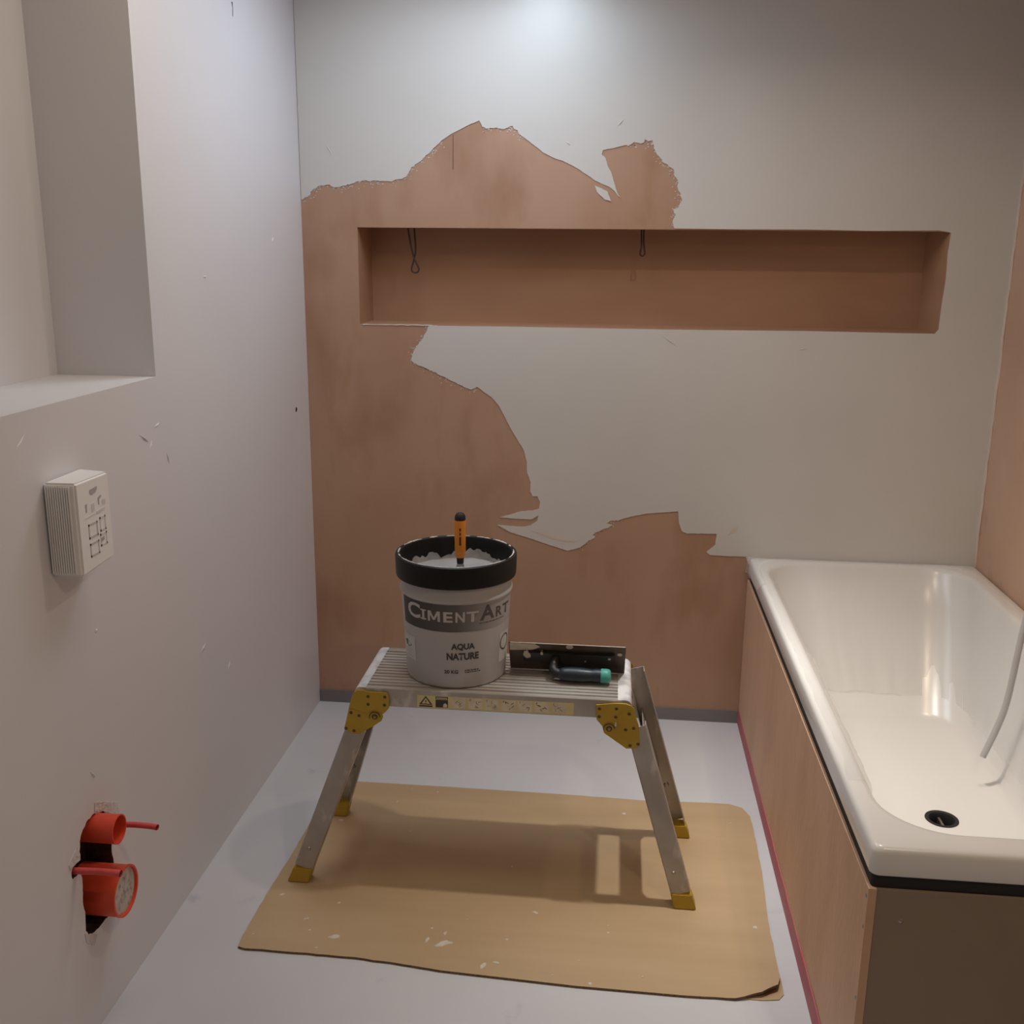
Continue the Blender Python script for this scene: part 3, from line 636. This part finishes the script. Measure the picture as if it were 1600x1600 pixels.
def hinge(up, lo, riv, front):
    sg = -1 if front else 1
    yy = yf if front else yr
    ti = .004
    bm = bmesh.new(); prism(bm, up, lambda a, b, d: (a, yy(b)+sg*d, b), 0.001, .0048)
    bmesh.ops.bevel(bm, geom=[e for e in bm.edges if abs(abs(e.calc_length())-.0038) > .0009], offset=.0008, segments=1, affect='EDGES')
    u = obj('hinge_plate', bm, M_YEL, plat); u['label'] = 'yellow hinge plate'
    bm = bmesh.new(); prism(bm, lo, lambda a, b, d: (a, yy(b)+sg*d, b), 0.0005, .0028)
    l = obj('hinge_plate', bm, M_YEL, plat); l['label'] = 'yellow hinge plate'
    for i, (x, z) in enumerate(riv):
        big = i == len(riv)-1
        own = u if z > .488 else l
        y = yy(z)+sg*(.0048 if z > .488 else .0028)
        rr = .0078 if big else .0043
        bm = bmesh.new(); lathe(bm, [(.0001, sg*.0010), (rr*.75, sg*.0009), (rr, 0)], (x, y, z), 14, axis='y')
        obj('pivot' if big else 'rivet', bm, M_RIVET, own, 40)
        if big:
            bm = bmesh.new(); lathe(bm, [(.0001, sg*.0030), (.0035, sg*.0028), (.004, 0)], (x, y, z), 14, axis='y'); obj('pin', bm, M_PIVOT, own, 40)
            bm = bmesh.new(); lathe(bm, [(.0125, 0), (.0125, sg*.0014), (.0142, sg*.0014), (.0142, 0)], (x, y, z), 24, a0=R(5), a1=R(200), axis='y'); obj('pivot_boss', bm, M_RIVET, own)
hinge(HLU, HLL, RIVL, True); hinge(HRU, HRL, RIVR, True); hinge(HLU, HLL, RIVL, False); hinge(HRU, HRL, RIVR, False)
bm = bmesh.new(); prism(bm, [(1.0575, .478), (1.0585, .487), (1.062, .487), (1.0625, .478)], lambda a, b, d: (a, yf(b)-d, b), .004, .0062); obj('plaster_chip', bm, M_SPLASH, plat)
# instruction sticker strip on the front rail
LX0, LX1, LZ0, LZ1 = .572, .958, .4955, .5285
yl = DY0-.001
lab = (lambda d: (lambda a, b, dd: (a, yl-d-dd, b)))
bm = bmesh.new(); prism(bm, [(LX0, LZ0), (LX1, LZ0), (LX1, LZ1), (LX0, LZ1)], lab(0), .0001, .0004); strip = obj('sticker_strip', bm, M_STICK, plat); strip['label'] = 'yellow strip of safety pictograms on the front rail'
def quad(a0, b0, a1, b1): return [(a0, b0), (a1, b0), (a1, b1), (a0, b1)]
def ink(polys, m, d=.0004):
    bm = bmesh.new()
    for p in polys: prism(bm, p, lab(0), d, d+.00025)
    return obj('pictogram', bm, m, strip)
cw = (LX1-LX0)/10.3
def cell(i): return LX0+.004+cw*i*1.09
x = cell(0); c = x+cw*.47
bm_ = [[(c-.0165, .5045), (c+.0165, .5045), (c, .5275)]]
ink(bm_, M_STICKB); ink([[(c-.0105, .5070), (c+.0105, .5070), (c, .5225)]], M_STICK, .0007)
ink([quad(c-.0012, .5105, c+.0012, .5165), quad(c-.0012, .5078, c+.0012, .5092)], M_STICKB, .001); ink([quad(c-.0165, .4985, c+.0165, .5025)], M_STICKB)
x = cell(1)+.001
ink([quad(x, .4985, x+.031, .519), quad(x, .5205, x+.031, .527)], M_STICKB)
ink([[(x+.019, .4995), (x+.029, .4995), (x+.029, .505), (x+.027, .509), (x+.024, .510), (x+.021, .509), (x+.019, .505)], quad(x+.002, .5222, x+.029, .5245)], M_STICKW, .0007)
for i in range(7):
    x = cell(2+i)+.001
    ink([quad(x, .4985, x+.034, .527)], M_STICKW)
    p = [[(x+.003, .521), (x+.0045, .526), (x+.006, .5255), (x+.0048, .520)]] if i else []
    for k in range(5):
        a, b, l, an = x+random.uniform(.008, .028), random.uniform(.502, .522), random.uniform(.004, .010), random.uniform(0, PI)
        dx, dz = math.cos(an)*l/2, math.sin(an)*l/2; nx_, nz_ = -math.sin(an)*.0007, math.cos(an)*.0007
        a = min(max(a, x+.007), x+.029); b = min(max(b, .5035), .5215)
        p.append([(a-dx-nx_, b-dz-nz_), (a+dx-nx_, b+dz-nz_), (a+dx+nx_, b+dz+nz_), (a-dx+nx_, b-dz+nz_)])
    ink(p, M_INKF if i not in (3, 5) else M_STICKB, .0007)

# ------------------------------------------------------------------ bucket of coating paste
BX, BY, BZ = .648, -.922, ZD + .0004
buck = thing('paint_bucket', (BX, BY, BZ), 'open grey plastic bucket of paste with black rim on the step platform', 'bucket')
def br(h): return .1265 + .012*min(1, h/.22)
bm = bmesh.new()
lathe(bm, [(.001, .0015), (.118, .0015), (.121, 0), (.1255, .003), (br(.006), .007), (br(.1), .1), (br(.2), .2), (br(.222), .222), (br(.222)+.004, .226), (br(.24)+.004, .232), (br(.24)+.001, .236), (br(.24)+.001, .262), (.134, .262), (.134, .232), (.1225, .012), (.001, .012)], (BX, BY, BZ), 72)
obj('body', bm, M_BODY, buck, 40)
bm = bmesh.new()
RT = .319
lathe(bm, [(.1415, .262), (.1505, .2635), (.1515, .268), (.1530, .311), (.1515, .3165), (.1465, RT), (.1405, .3165), (.1375, .309), (.1352, .262), (.1395, .2625)], (BX, BY, BZ), 72)
ring = obj('rim', bm, M_RING, buck, 40); ring['label'] = 'black lid rim smeared with grey paste'
# paste: surface and what sticks to the inside and on the lip
bm = bmesh.new()
rings = []
for k in range(7):
    r_ = .1335*(k/6) if k else .0005
    rings.append([bm.verts.new((BX+r_*math.sin(a), BY-r_*math.cos(a), BZ+.256+.004*noise.noise((r_*math.sin(a)*22, r_*math.cos(a)*22, 1))+.004*(k == 6))) for a in [2*PI*i/36 for i in range(36)]])
for a, b in zip(rings, rings[1:]):
    for i in range(36): bm.faces.new((a[i], a[(i+1) % 36], b[(i+1) % 36], b[i]))
ps = obj('paste', bm, M_PASTE, buck, 60); ps['label'] = 'smooth light grey paste inside'
bm = bmesh.new()
n = 150; lo, hi, mid = [], [], []
for i in range(n):
    a = 2*PI*i/n
    h = .272 + .020*noise.noise((math.sin(a)*3.2, math.cos(a)*3.2, .7)) + .009*noise.noise((math.sin(a)*16, math.cos(a)*16, 2.7)) + .018*max(0, noise.noise((math.sin(a)*9, math.cos(a)*9, 6.7)))
    h = max(.262, min(h, .303))
    ri = lambda z: .1352 + (.1375-.1352)*max(0, z-.262)/.047 - .0009
    P = lambda z, r_: bm.verts.new((BX+r_*math.sin(a), BY-r_*math.cos(a), BZ+z))
    lo.append(P(.256, .1330)); mid.append(P(.261, ri(.261))); hi.append(P(h, ri(h)))
for i in range(n):
    j = (i+1) % n; bm.faces.new((lo[i], lo[j], mid[j], mid[i])); bm.faces.new((mid[i], mid[j], hi[j], hi[i]))
obj('paste_smear', bm, M_SMEAR, buck, 60)['label'] = 'grey paste stuck to the inner wall'
bm = bmesh.new()                                # crust on the lip, broken into stretches
i = 0; n = 240
while i < n:
    L = random.randint(4, 22); g = random.randint(1, 7)
    pts = []
    for k in range(L+1):
        a = 2*PI*(i+k)/n; rr = .1445+.0015*noise.noise((a*20, 0, 0)); pts.append((BX+rr*math.sin(a), BY-rr*math.cos(a), BZ+RT-.0012+.0006*noise.noise((a*30, 1, 0))))
    rad = [max(.0004, .0027*math.sin(PI*(k+.3)/(L+.6))**.5*random.uniform(.6, 1.1)) for k in range(L+1)]
    tube(bm, pts, rad, 6); i += L+g
lc = tag(obj('lip_crust', bm, M_SPLASHG, buck, 60), 'dried grey crust on the lip', kind='stuff')
# printed band and lettering, wrapped round the body
A0 = 8.6                                       # heading of the label's middle seen from the room
def wrap(u_deg, z, d=.0004):
    a = R(u_deg); r_ = br(z-BZ)+d; return (BX+r_*math.sin(a), BY-r_*math.cos(a), z)
def wrap_patch(name, a0, a1, z0, z1, m, d=.0004, parent=None, n=40):
    bm = bmesh.new(); g = [[bm.verts.new(wrap(a0+(a1-a0)*i/n, z0+(z1-z0)*j/4, d)) for j in range(5)] for i in range(n+1)]
    for i in range(n):
        for j in range(4): bm.faces.new((g[i][j], g[i+1][j], g[i+1][j+1], g[i][j+1]))
    return obj(name, bm, m, parent or buck, 60, recalc=False)
M_BAND = mat('band_print', (0.05, 0.043, 0.041), rough=0.5)
nt = M_BAND.node_tree; tc = nt.nodes.new('ShaderNodeTexCoord'); sx = nt.nodes.new('ShaderNodeSeparateXYZ'); rp = nt.nodes.new('ShaderNodeValToRGB')
mr = nt.nodes.new('ShaderNodeMapRange'); mr.inputs['From Min'].default_value = BX-.12; mr.inputs['From Max'].default_value = BX+.135
rp.color_ramp.elements[0].position = 0.10; rp.color_ramp.elements[0].color = (0.042, 0.036, 0.034, 1)
rp.color_ramp.elements[1].position = 1.0; rp.color_ramp.elements[1].color = (0.40, 0.385, 0.38, 1)
e = rp.color_ramp.elements.new(.55); e.color = (0.11, 0.098, 0.094, 1)
nt.links.new(tc.outputs['Object'], sx.inputs[0]); nt.links.new(sx.outputs['X'], mr.inputs['Value']); nt.links.new(mr.outputs[0], rp.inputs[0])
nt.links.new(rp.outputs[0], nt.nodes['Principled BSDF'].inputs['Base Color'])
band = wrap_patch('label_band', A0-70, A0+79, .693, .777, M_BAND); band['label'] = 'dark printed name band fading to grey'
def glyph_mesh(txt, bold):
    cu = bpy.data.curves.new('t', 'FONT'); cu.body = txt; cu.offset = bold; cu.resolution_u = 3
    o = bpy.data.objects.new('t', cu); COL.objects.link(o)
    dg = bpy.context.evaluated_depsgraph_get(); dg.update()
    me = bpy.data.meshes.new_from_object(o.evaluated_get(dg)); bpy.data.objects.remove(o); return me
def wrap_text(name, txt, a0, a1, z0, z1, m, parent, bold=.02, d=.0008, serif=False):
    bm = bmesh.new()
    if txt == 'M':                              # heavy M drawn by hand: the font offset folds it over itself
        for q in ([(0, 0), (.19, 0), (.19, 1), (0, 1)], [(.81, 0), (1, 0), (1, 1), (.81, 1)], [(.02, 1), (.24, 1), (.60, .14), (.42, .14)], [(.98, 1), (.76, 1), (.40, .14), (.58, .14)]):
            bm.faces.new([bm.verts.new((x, y, 0)) for x, y in q])
    else:
        me = glyph_mesh(txt, bold); bm.from_mesh(me); bpy.data.meshes.remove(me)
    if serif:
        for (y0, y1) in ((0.0, 0.10), (.63, .73)):
            xs = [v.co.x for v in bm.verts if 1]; cx = (min(xs)+max(xs))/2
            q = [bm.verts.new((cx+sx_*.19, y, 0)) for sx_, y in ((-1, y0), (1, y0), (1, y1), (-1, y1))]; bm.faces.new(q)
    bmesh.ops.triangulate(bm, faces=bm.faces[:])
    xs = [v.co.x for v in bm.verts]; ys = [v.co.y for v in bm.verts]
    x0, x1, y0, y1 = min(xs), max(xs), min(ys), max(ys)
    sx_ = (a1-a0)/(x1-x0)
    for _ in range(4):
        es = [e for e in bm.edges if abs(e.verts[0].co.x-e.verts[1].co.x)*sx_ > 3.0]
        if not es: break
        bmesh.ops.subdivide_edges(bm, edges=es, cuts=1); bmesh.ops.triangulate(bm, faces=bm.faces[:])
    for v in bm.verts:
        v.co = wrap(a0+(v.co.x-x0)*sx_, z0+(v.co.y-y0)/(y1-y0)*(z1-z0), d)
    return obj(name, bm, m, parent, recalc=False)
zb, zs_, zc = .7185, .7455, .757
for (ch, a, b, top_, m) in (('C', -59, -39.5, zc, M_INKL), ('I', -39, -32, zs_, M_INKL), ('M', -30, -16.5, zs_, M_INKL), ('E', -13, -3.5, zs_, M_INKL), ('N', -.7, 8.8, zs_, M_INKL), ('T', 10.5, 23.5, zs_, M_INKL),
                         ('A', 25, 43, zc, M_INKA), ('R', 45, 55, zs_, M_INKA), ('T', 56, 70, zs_, M_INKA)):
    wrap_text('letter', ch, A0+a, A0+b, zb-(.001 if ch == 'C' else 0), top_, m, band, bold=(.010 if ch == 'M' else .028), serif=(ch == 'I'))
bm = bmesh.new()
def dash(bm, a, b, z, h, d=.0008):
    k = max(1, int((b-a)/3)); v = [[bm.verts.new(wrap(a+(b-a)*i/k, zz, d)) for zz in (z, z+h)] for i in range(k+1)]
    for i in range(k): bm.faces.new((v[i][0], v[i+1][0], v[i+1][1], v[i][1]))
a = A0+24
while a < A0+60: l = random.uniform(1, 4); dash(bm, a, a+l, .7105, .0022); a += l+.8
obj('fine_print', bm, M_INKA, band, recalc=False)
wrap_text('lettering', 'AQUA', A0-5.4, A0+20, .644, .663, M_INK, buck, bold=.042)
wrap_text('lettering', 'NATURE', A0-10.3, A0+24.7, .619, .638, M_INK, buck, bold=.040)
wrap_text('lettering', '20 KG', A0-13.2, A0+2.0, .583, .5925, M_INK, buck, bold=.03)
bm = bmesh.new()
for z in (.5895, .5845):
    a = A0+9.5
    while a < A0+25: l = random.uniform(1, 3.4); dash(bm, a, a+l, z, .0024); a += l+.7
obj('fine_print', bm, M_INK, buck, recalc=False)
lf = wrap_patch('leaf_sticker', A0-80, A0-50, .600, .662, M_PAPER, .0005, n=14); lf['label'] = 'white sticker with a green leaf'
bm = bmesh.new()
def wpoly(bm, pts, d=.0010): bm.faces.new([bm.verts.new(wrap(p[0], p[1], d)) for p in pts])
wpoly(bm, [(A0-73, .640), (A0-68, .648), (A0-62, .645), (A0-56.5, .637), (A0-62, .630), (A0-68, .632)]); obj('leaf_print', bm, M_GREEN, lf, recalc=False)
bm = bmesh.new()
for z, a, b in ((.623, -70, -55), (.615, -72, -56), (.607, -69, -54)): dash(bm, A0+a, A0+b, z, .0018, .001)
obj('fine_print', bm, M_ICON, lf, recalc=False)
cs = wrap_patch('round_sticker', A0+54, A0+80, .590, .668, M_PAPER, .0005, n=14); cs['label'] = 'white sticker with a dark ring'
bm = bmesh.new(); vi, vo = [], []
for i in range(28):
    a = 2*PI*i/28
    vi.append(bm.verts.new(wrap(A0+65+8.5*math.cos(a), .640+.018*math.sin(a), .001))); vo.append(bm.verts.new(wrap(A0+65+10*math.cos(a), .640+.0215*math.sin(a), .001)))
for i in range(28): bm.faces.new((vi[i], vi[(i+1) % 28], vo[(i+1) % 28], vo[i]))
obj('ring_print', bm, M_INK, cs, recalc=False)

# orange-handled scraper knife standing in the paste
KX, KY = .6595, -.930
kn = thing('scraper_knife', (KX, KY, BZ+.25), 'orange-handled knife with black end standing upright in the paste of the bucket', 'knife')
bm = bmesh.new(); lathe(bm, [(.0001, .0), (.0105, .0), (.0138, .006), (.0138, .045), (.0145, .072), (.0142, .096), (.0001, .097)], (KX, KY, .846), 28); hd = obj('handle', bm, M_ORANGE, kn, 40)
bm = bmesh.new(); lathe(bm, [(.0001, .0), (.0135, .0), (.0138, .002), (.0132, .010), (.0095, .0165), (.004, .019), (.0001, .0195)], (KX, KY, .9425), 28); obj('end_cap', bm, M_BLACK, kn, 50)
bm = bmesh.new(); lathe(bm, [(.0001, 0), (.0085, 0), (.0095, .014), (.0105, .0165), (.0001, .017)], (KX, KY, .830), 20); obj('ferrule', bm, M_BLACK, kn, 40)
bm = bmesh.new(); prism(bm, [(-.014, .79), (.014, .79), (.010, .822), (.007, .833), (-.007, .833), (-.010, .822)], lambda a, b, d: (KX+a, KY+d, b), -.0008, .0008); obj('blade', bm, M_STEEL, kn)
bm = bmesh.new()
for (z0, z1, w_) in ((.880, .902, .0022), (.906, .913, .0016), (.917, .924, .0020)):
    q = []
    for s in range(5):
        a = R(8.6) + (s-2)/2*w_/.0138
        q.append([bm.verts.new((KX+.0149*math.sin(a), KY-.0149*math.cos(a), z)) for z in (z0, z1)])
    for s in range(4): bm.faces.new((q[s][0], q[s+1][0], q[s+1][1], q[s][1]))
obj('handle_print', bm, M_INK, hd, recalc=False)

# plastering trowel tipped on its handle behind the bucket
TXC, TYB = .9395, -.897
tro = thing('plastering_trowel', (TXC, TYB, ZD), 'plastering trowel with navy and turquoise grip tipped on its side on the step platform', 'trowel')
TH = R(28.5)
def tp(x, h, d):                              # along the blade, up the blade, out from its back
    return (x, TYB - h*math.sin(TH) - d*math.cos(TH), ZD + .0012 + h*math.cos(TH) - d*math.sin(TH))
bm = bmesh.new()
prism(bm, rough_line([(TXC-.154, 0), (TXC+.140, 0), (TXC+.141, .103), (TXC-.154, .103)], .02, .0003), lambda a, b, d: tp(a, b, d), 0.0, .0009); bl = obj('blade', bm, M_BLADE, tro)
bm = bmesh.new(); prism(bm, [(TXC-.118, .036), (TXC+.114, .036), (TXC+.114, .078), (TXC-.118, .078)], lambda a, b, d: tp(a, b, d), .0009, .009)
bmesh.ops.bevel(bm, geom=bm.edges[:], offset=.003, segments=2, affect='EDGES'); obj('mount', bm, M_BLADEM, tro, 40)
HX0, HX1 = .915, 1.022
bm = bmesh.new()
tube(bm, smooth_path([tp(.905, .055, .006), tp(.900, .054, .025), tp(.902, .053, .045), tp(.917, .0525, .0535), tp(.935, .0525, .0545)], 4), [.010]*6+[.012]*11, 12); obj('neck', bm, M_BLADEM, tro, 50)
bm = bmesh.new(); pts = []; rad = []
for i in range(15):
    f = i/14; pts.append(tp(HX0+(HX1-HX0)*f, .0525, .0545)); rad.append(.0155+.0032*math.sin(PI*min(1, f*1.25)) if f < .8 else .0175)
rad[0] = .011
tube(bm, pts, rad, 18); gr = obj('grip', bm, M_NAVY, tro, 50); gr['label'] = 'dark navy grip'
bm = bmesh.new(); tube(bm, [tp(HX1+x_, .0525, .0545) for x_ in (-.002, 0, .012, .019, .0225, .0235)], [.0175, .0184, .0184, .0172, .013, .004], 18); c_ = obj('grip_cap', bm, M_TEAL, tro, 50); c_['label'] = 'turquoise grip end'
bm = bmesh.new(); prism(bm, [(TXC-.152, .074), (TXC-.095, .078), (TXC-.075, .090), (TXC-.088, .100), (TXC-.152, .101)], lambda a, b, d: tp(a, b, d), .0009, .0022); obj('plaster_splash', bm, M_SPLASH, tro)
for x_, h_, s in ((-.108, .066, .010), (-.070, .072, .004), (.10, .064, .004), (.04, .05, .003), (.126, .074, .006), (.0, .095, .008)):
    bm = bmesh.new(); prism(bm, circle2(TXC+x_, h_, s, 8, .3), lambda a, b, d: tp(a, b, d), .0009, .0098 if .036 < h_ < .078 and x_ < .115 else .0018); obj('plaster_splash', bm, M_SPLASH, tro)
bm = bmesh.new(); tube(bm, [tp(TXC+x_, .1025, .0006) for x_ in [-.15+.029*i for i in range(11)]], .0012, 6); obj('lit_edge', bm, M_SPLASH, tro)  # pale bead stands in for light catching the blade's top edge

# ------------------------------------------------------------------ fittings on the left wall
ctl = thing('wall_controller', (0, -1.582, 1.08), 'white plastic control box with ribbed side high on the left wall', 'control box')
CY0, CY1, CZ0, CZ1, CX = -1.645, -1.519, .993, 1.171, .062
bm = bmesh.new()
v = [bm.verts.new(p) for p in ((.0008, CY0, CZ0), (.0008, CY1+.006, CZ0), (.0008, CY1+.006, CZ1), (.0008, CY0, CZ1), (CX, CY0+.002, CZ0), (CX, CY1, CZ0+.006), (CX, CY1, CZ1-.002), (CX, CY0+.002, CZ1))]
for f in ((0, 1, 2, 3), (4, 7, 6, 5), (0, 4, 5, 1), (1, 5, 6, 2), (2, 6, 7, 3), (3, 7, 4, 0)): bm.faces.new([v[i] for i in f])
bmesh.ops.bevel(bm, geom=bm.edges[:], offset=.004, segments=3, affect='EDGES')
obj('housing', bm, M_WHITE, ctl, 40)
for i in range(11):
    x = .005+.0044*i
    bm = bmesh.new(); box(bm, x, x+.0026, CY0-.0022, CY0+.002, CZ0+.006, CZ1-.006); obj('grille_rib', bm, M_WHITE, ctl)
fx = lambda a, b, d: (CX+d, a, b)
def onface(name, polys, m, d=.0006):
    bm = bmesh.new()
    for p in polys: prism(bm, p, fx, 0.0, d)
    return obj(name, bm, m, ctl)
def fy_(u): return CY0 + (CY1-CY0)*u
def fz_(v_): return CZ0 + (CZ1-CZ0)*v_
def fp_(pts): return [(fy_(u), fz_(v_)) for u, v_ in pts]
onface('emblem', [fp_([(.40, .875), (.62, .885), (.62, .855), (.57, .825), (.45, .815), (.39, .84)])], M_ICON)
onface('icon', [fp_([(.24, .74), (.30, .745), (.285, .70), (.28, .655), (.245, .655), (.25, .70)]), fp_([(.62, .755), (.70, .775), (.74, .76), (.70, .75), (.66, .735), (.655, .68), (.625, .68)])], M_ICON)
onface('icon', [fp_([(.22, .60), (.52, .61), (.52, .60), (.22, .59)]), fp_([(.55, .62), (.80, .63), (.80, .60), (.55, .59)]), fp_([(.42, .72), (.50, .73), (.50, .64), (.42, .63)]), fp_([(.74, .72), (.84, .71), (.84, .66), (.74, .67)])], M_ICON2)
def ringq(u0, v0, u1, v1, t=.035):
    return [fp_([(u0, v0), (u1, v0), (u1, v0+t), (u0, v0+t)]), fp_([(u0, v1-t), (u1, v1-t), (u1, v1), (u0, v1)]), fp_([(u0, v0), (u0+t*1.3, v0), (u0+t*1.3, v1), (u0, v1)]), fp_([(u1-t*1.3, v0), (u1, v0), (u1, v1), (u1-t*1.3, v1)])]
for (u0, v0, u1, v1) in ((.28, .36, .55, .52), (.62, .38, .80, .54), (.28, .16, .55, .31), (.60, .22, .80, .36)):
    onface('button_outline', ringq(u0, v0, u1, v1, .022), M_ICON2 if v0 > .15 and u0 > .4 else M_ICON3)
onface('button_outline', [fp_([(.62, .27), (.72, .28), (.72, .32), (.62, .31)])], M_ICON)

def junction(y, z, r, xr, label, disc):
    t = thing('junction_box', (0, y, z), label, 'electrical box', 'red junction boxes in the left wall')
    bm = bmesh.new(); lathe(bm, [(r*.6, -.052), (r*.985, -.05), (r*.985, -.02), (r*.99, xr-.010), (r*1.01, xr-.004), (r*1.01, xr), (r*.925, xr), (r*.91, xr-.004), (r*.905, -.044), (.001, -.045)], (0, y, z), 44, axis='x')
    obj('shell', bm, M_RED, t, 40)
    if disc:
        bm = bmesh.new(); lathe(bm, [(.001, 0), (r*.5, .0006), (r*.903, 0), (r*.903, -.004)], (xr-.006, y, z), 40, axis='x')
        d = obj('cover_disc', bm, M_LIDPL, t, 40); d['label'] = 'inner cover spattered with white plaster'
    else:
        bm = bmesh.new(); lathe(bm, [(r*.15, 0), (r*.22, .003), (r*.3, 0)], (-.043, y, z), 16, axis='x'); obj('screw_post', bm, M_RED, t)
junction(-1.577, .430, .030, .050, 'smaller empty red junction box, upper of the two in the hole', False)
junction(-1.572, .283, .053, .050, 'larger red junction box with plaster-spattered cover, lower in the hole', True)
def conduit(pts, r, label):
    t = thing('conduit', pts[0], label, 'conduit', 'red conduit ends')
    P = smooth_path(pts, 4); bm = bmesh.new(); n = 14
    tube(bm, P, r, n, cap=False); tube(bm, P, r*.72, n, cap=False)
    obj('pipe', bm, M_REDP, t, 50)
    bm = bmesh.new(); q = Vector(P[-1]); lathe(bm, [(.0005, 0), (r*.74, 0)], (q.x-.002, q.y, q.z), 14, axis='x'); obj('bore', bm, M_BLACK, t)
conduit([(-.05, -1.536, .405), (0, -1.535, .411), (.05, -1.534, .415), (.09, -1.536, .416), (.113, -1.54, .4165)], .0062, 'red conduit stub sticking out beside the upper junction box')
conduit([(-.05, -1.668, .388), (0, -1.667, .3885), (.05, -1.666, .390), (.094, -1.668, .390)], .0068, 'red conduit stub sticking out left of the lower junction box')

# wire loops hanging from the ceiling of the niche
for pts, label in (([(.339, .06, 1.668), (.339, .06, 1.655), (.351, .062, 1.586), (.363, .06, 1.555), (.373, .058, 1.533), (.363, .058, 1.522), (.348, .06, 1.530), (.354, .064, 1.559), (.361, .066, 1.596), (.358, .066, 1.655), (.358, .066, 1.668)], 'longer twisted dark wire loop hanging at the left of the niche'),
                   ([(1.0975, .06, 1.668), (1.0975, .06, 1.65), (1.0985, .06, 1.612), (1.0955, .06, 1.589), (1.103, .06, 1.583), (1.110, .06, 1.591), (1.106, .062, 1.622), (1.105, .062, 1.65), (1.105, .062, 1.668)], 'shorter dark wire loop hanging near the middle of the niche')):
    bm = bmesh.new(); tube(bm, smooth_path(pts, 5), .0029, 8); tag(obj('wire_loop', bm, M_WIRE, None, 60), label, 'wire', 'wire loops in the niche')
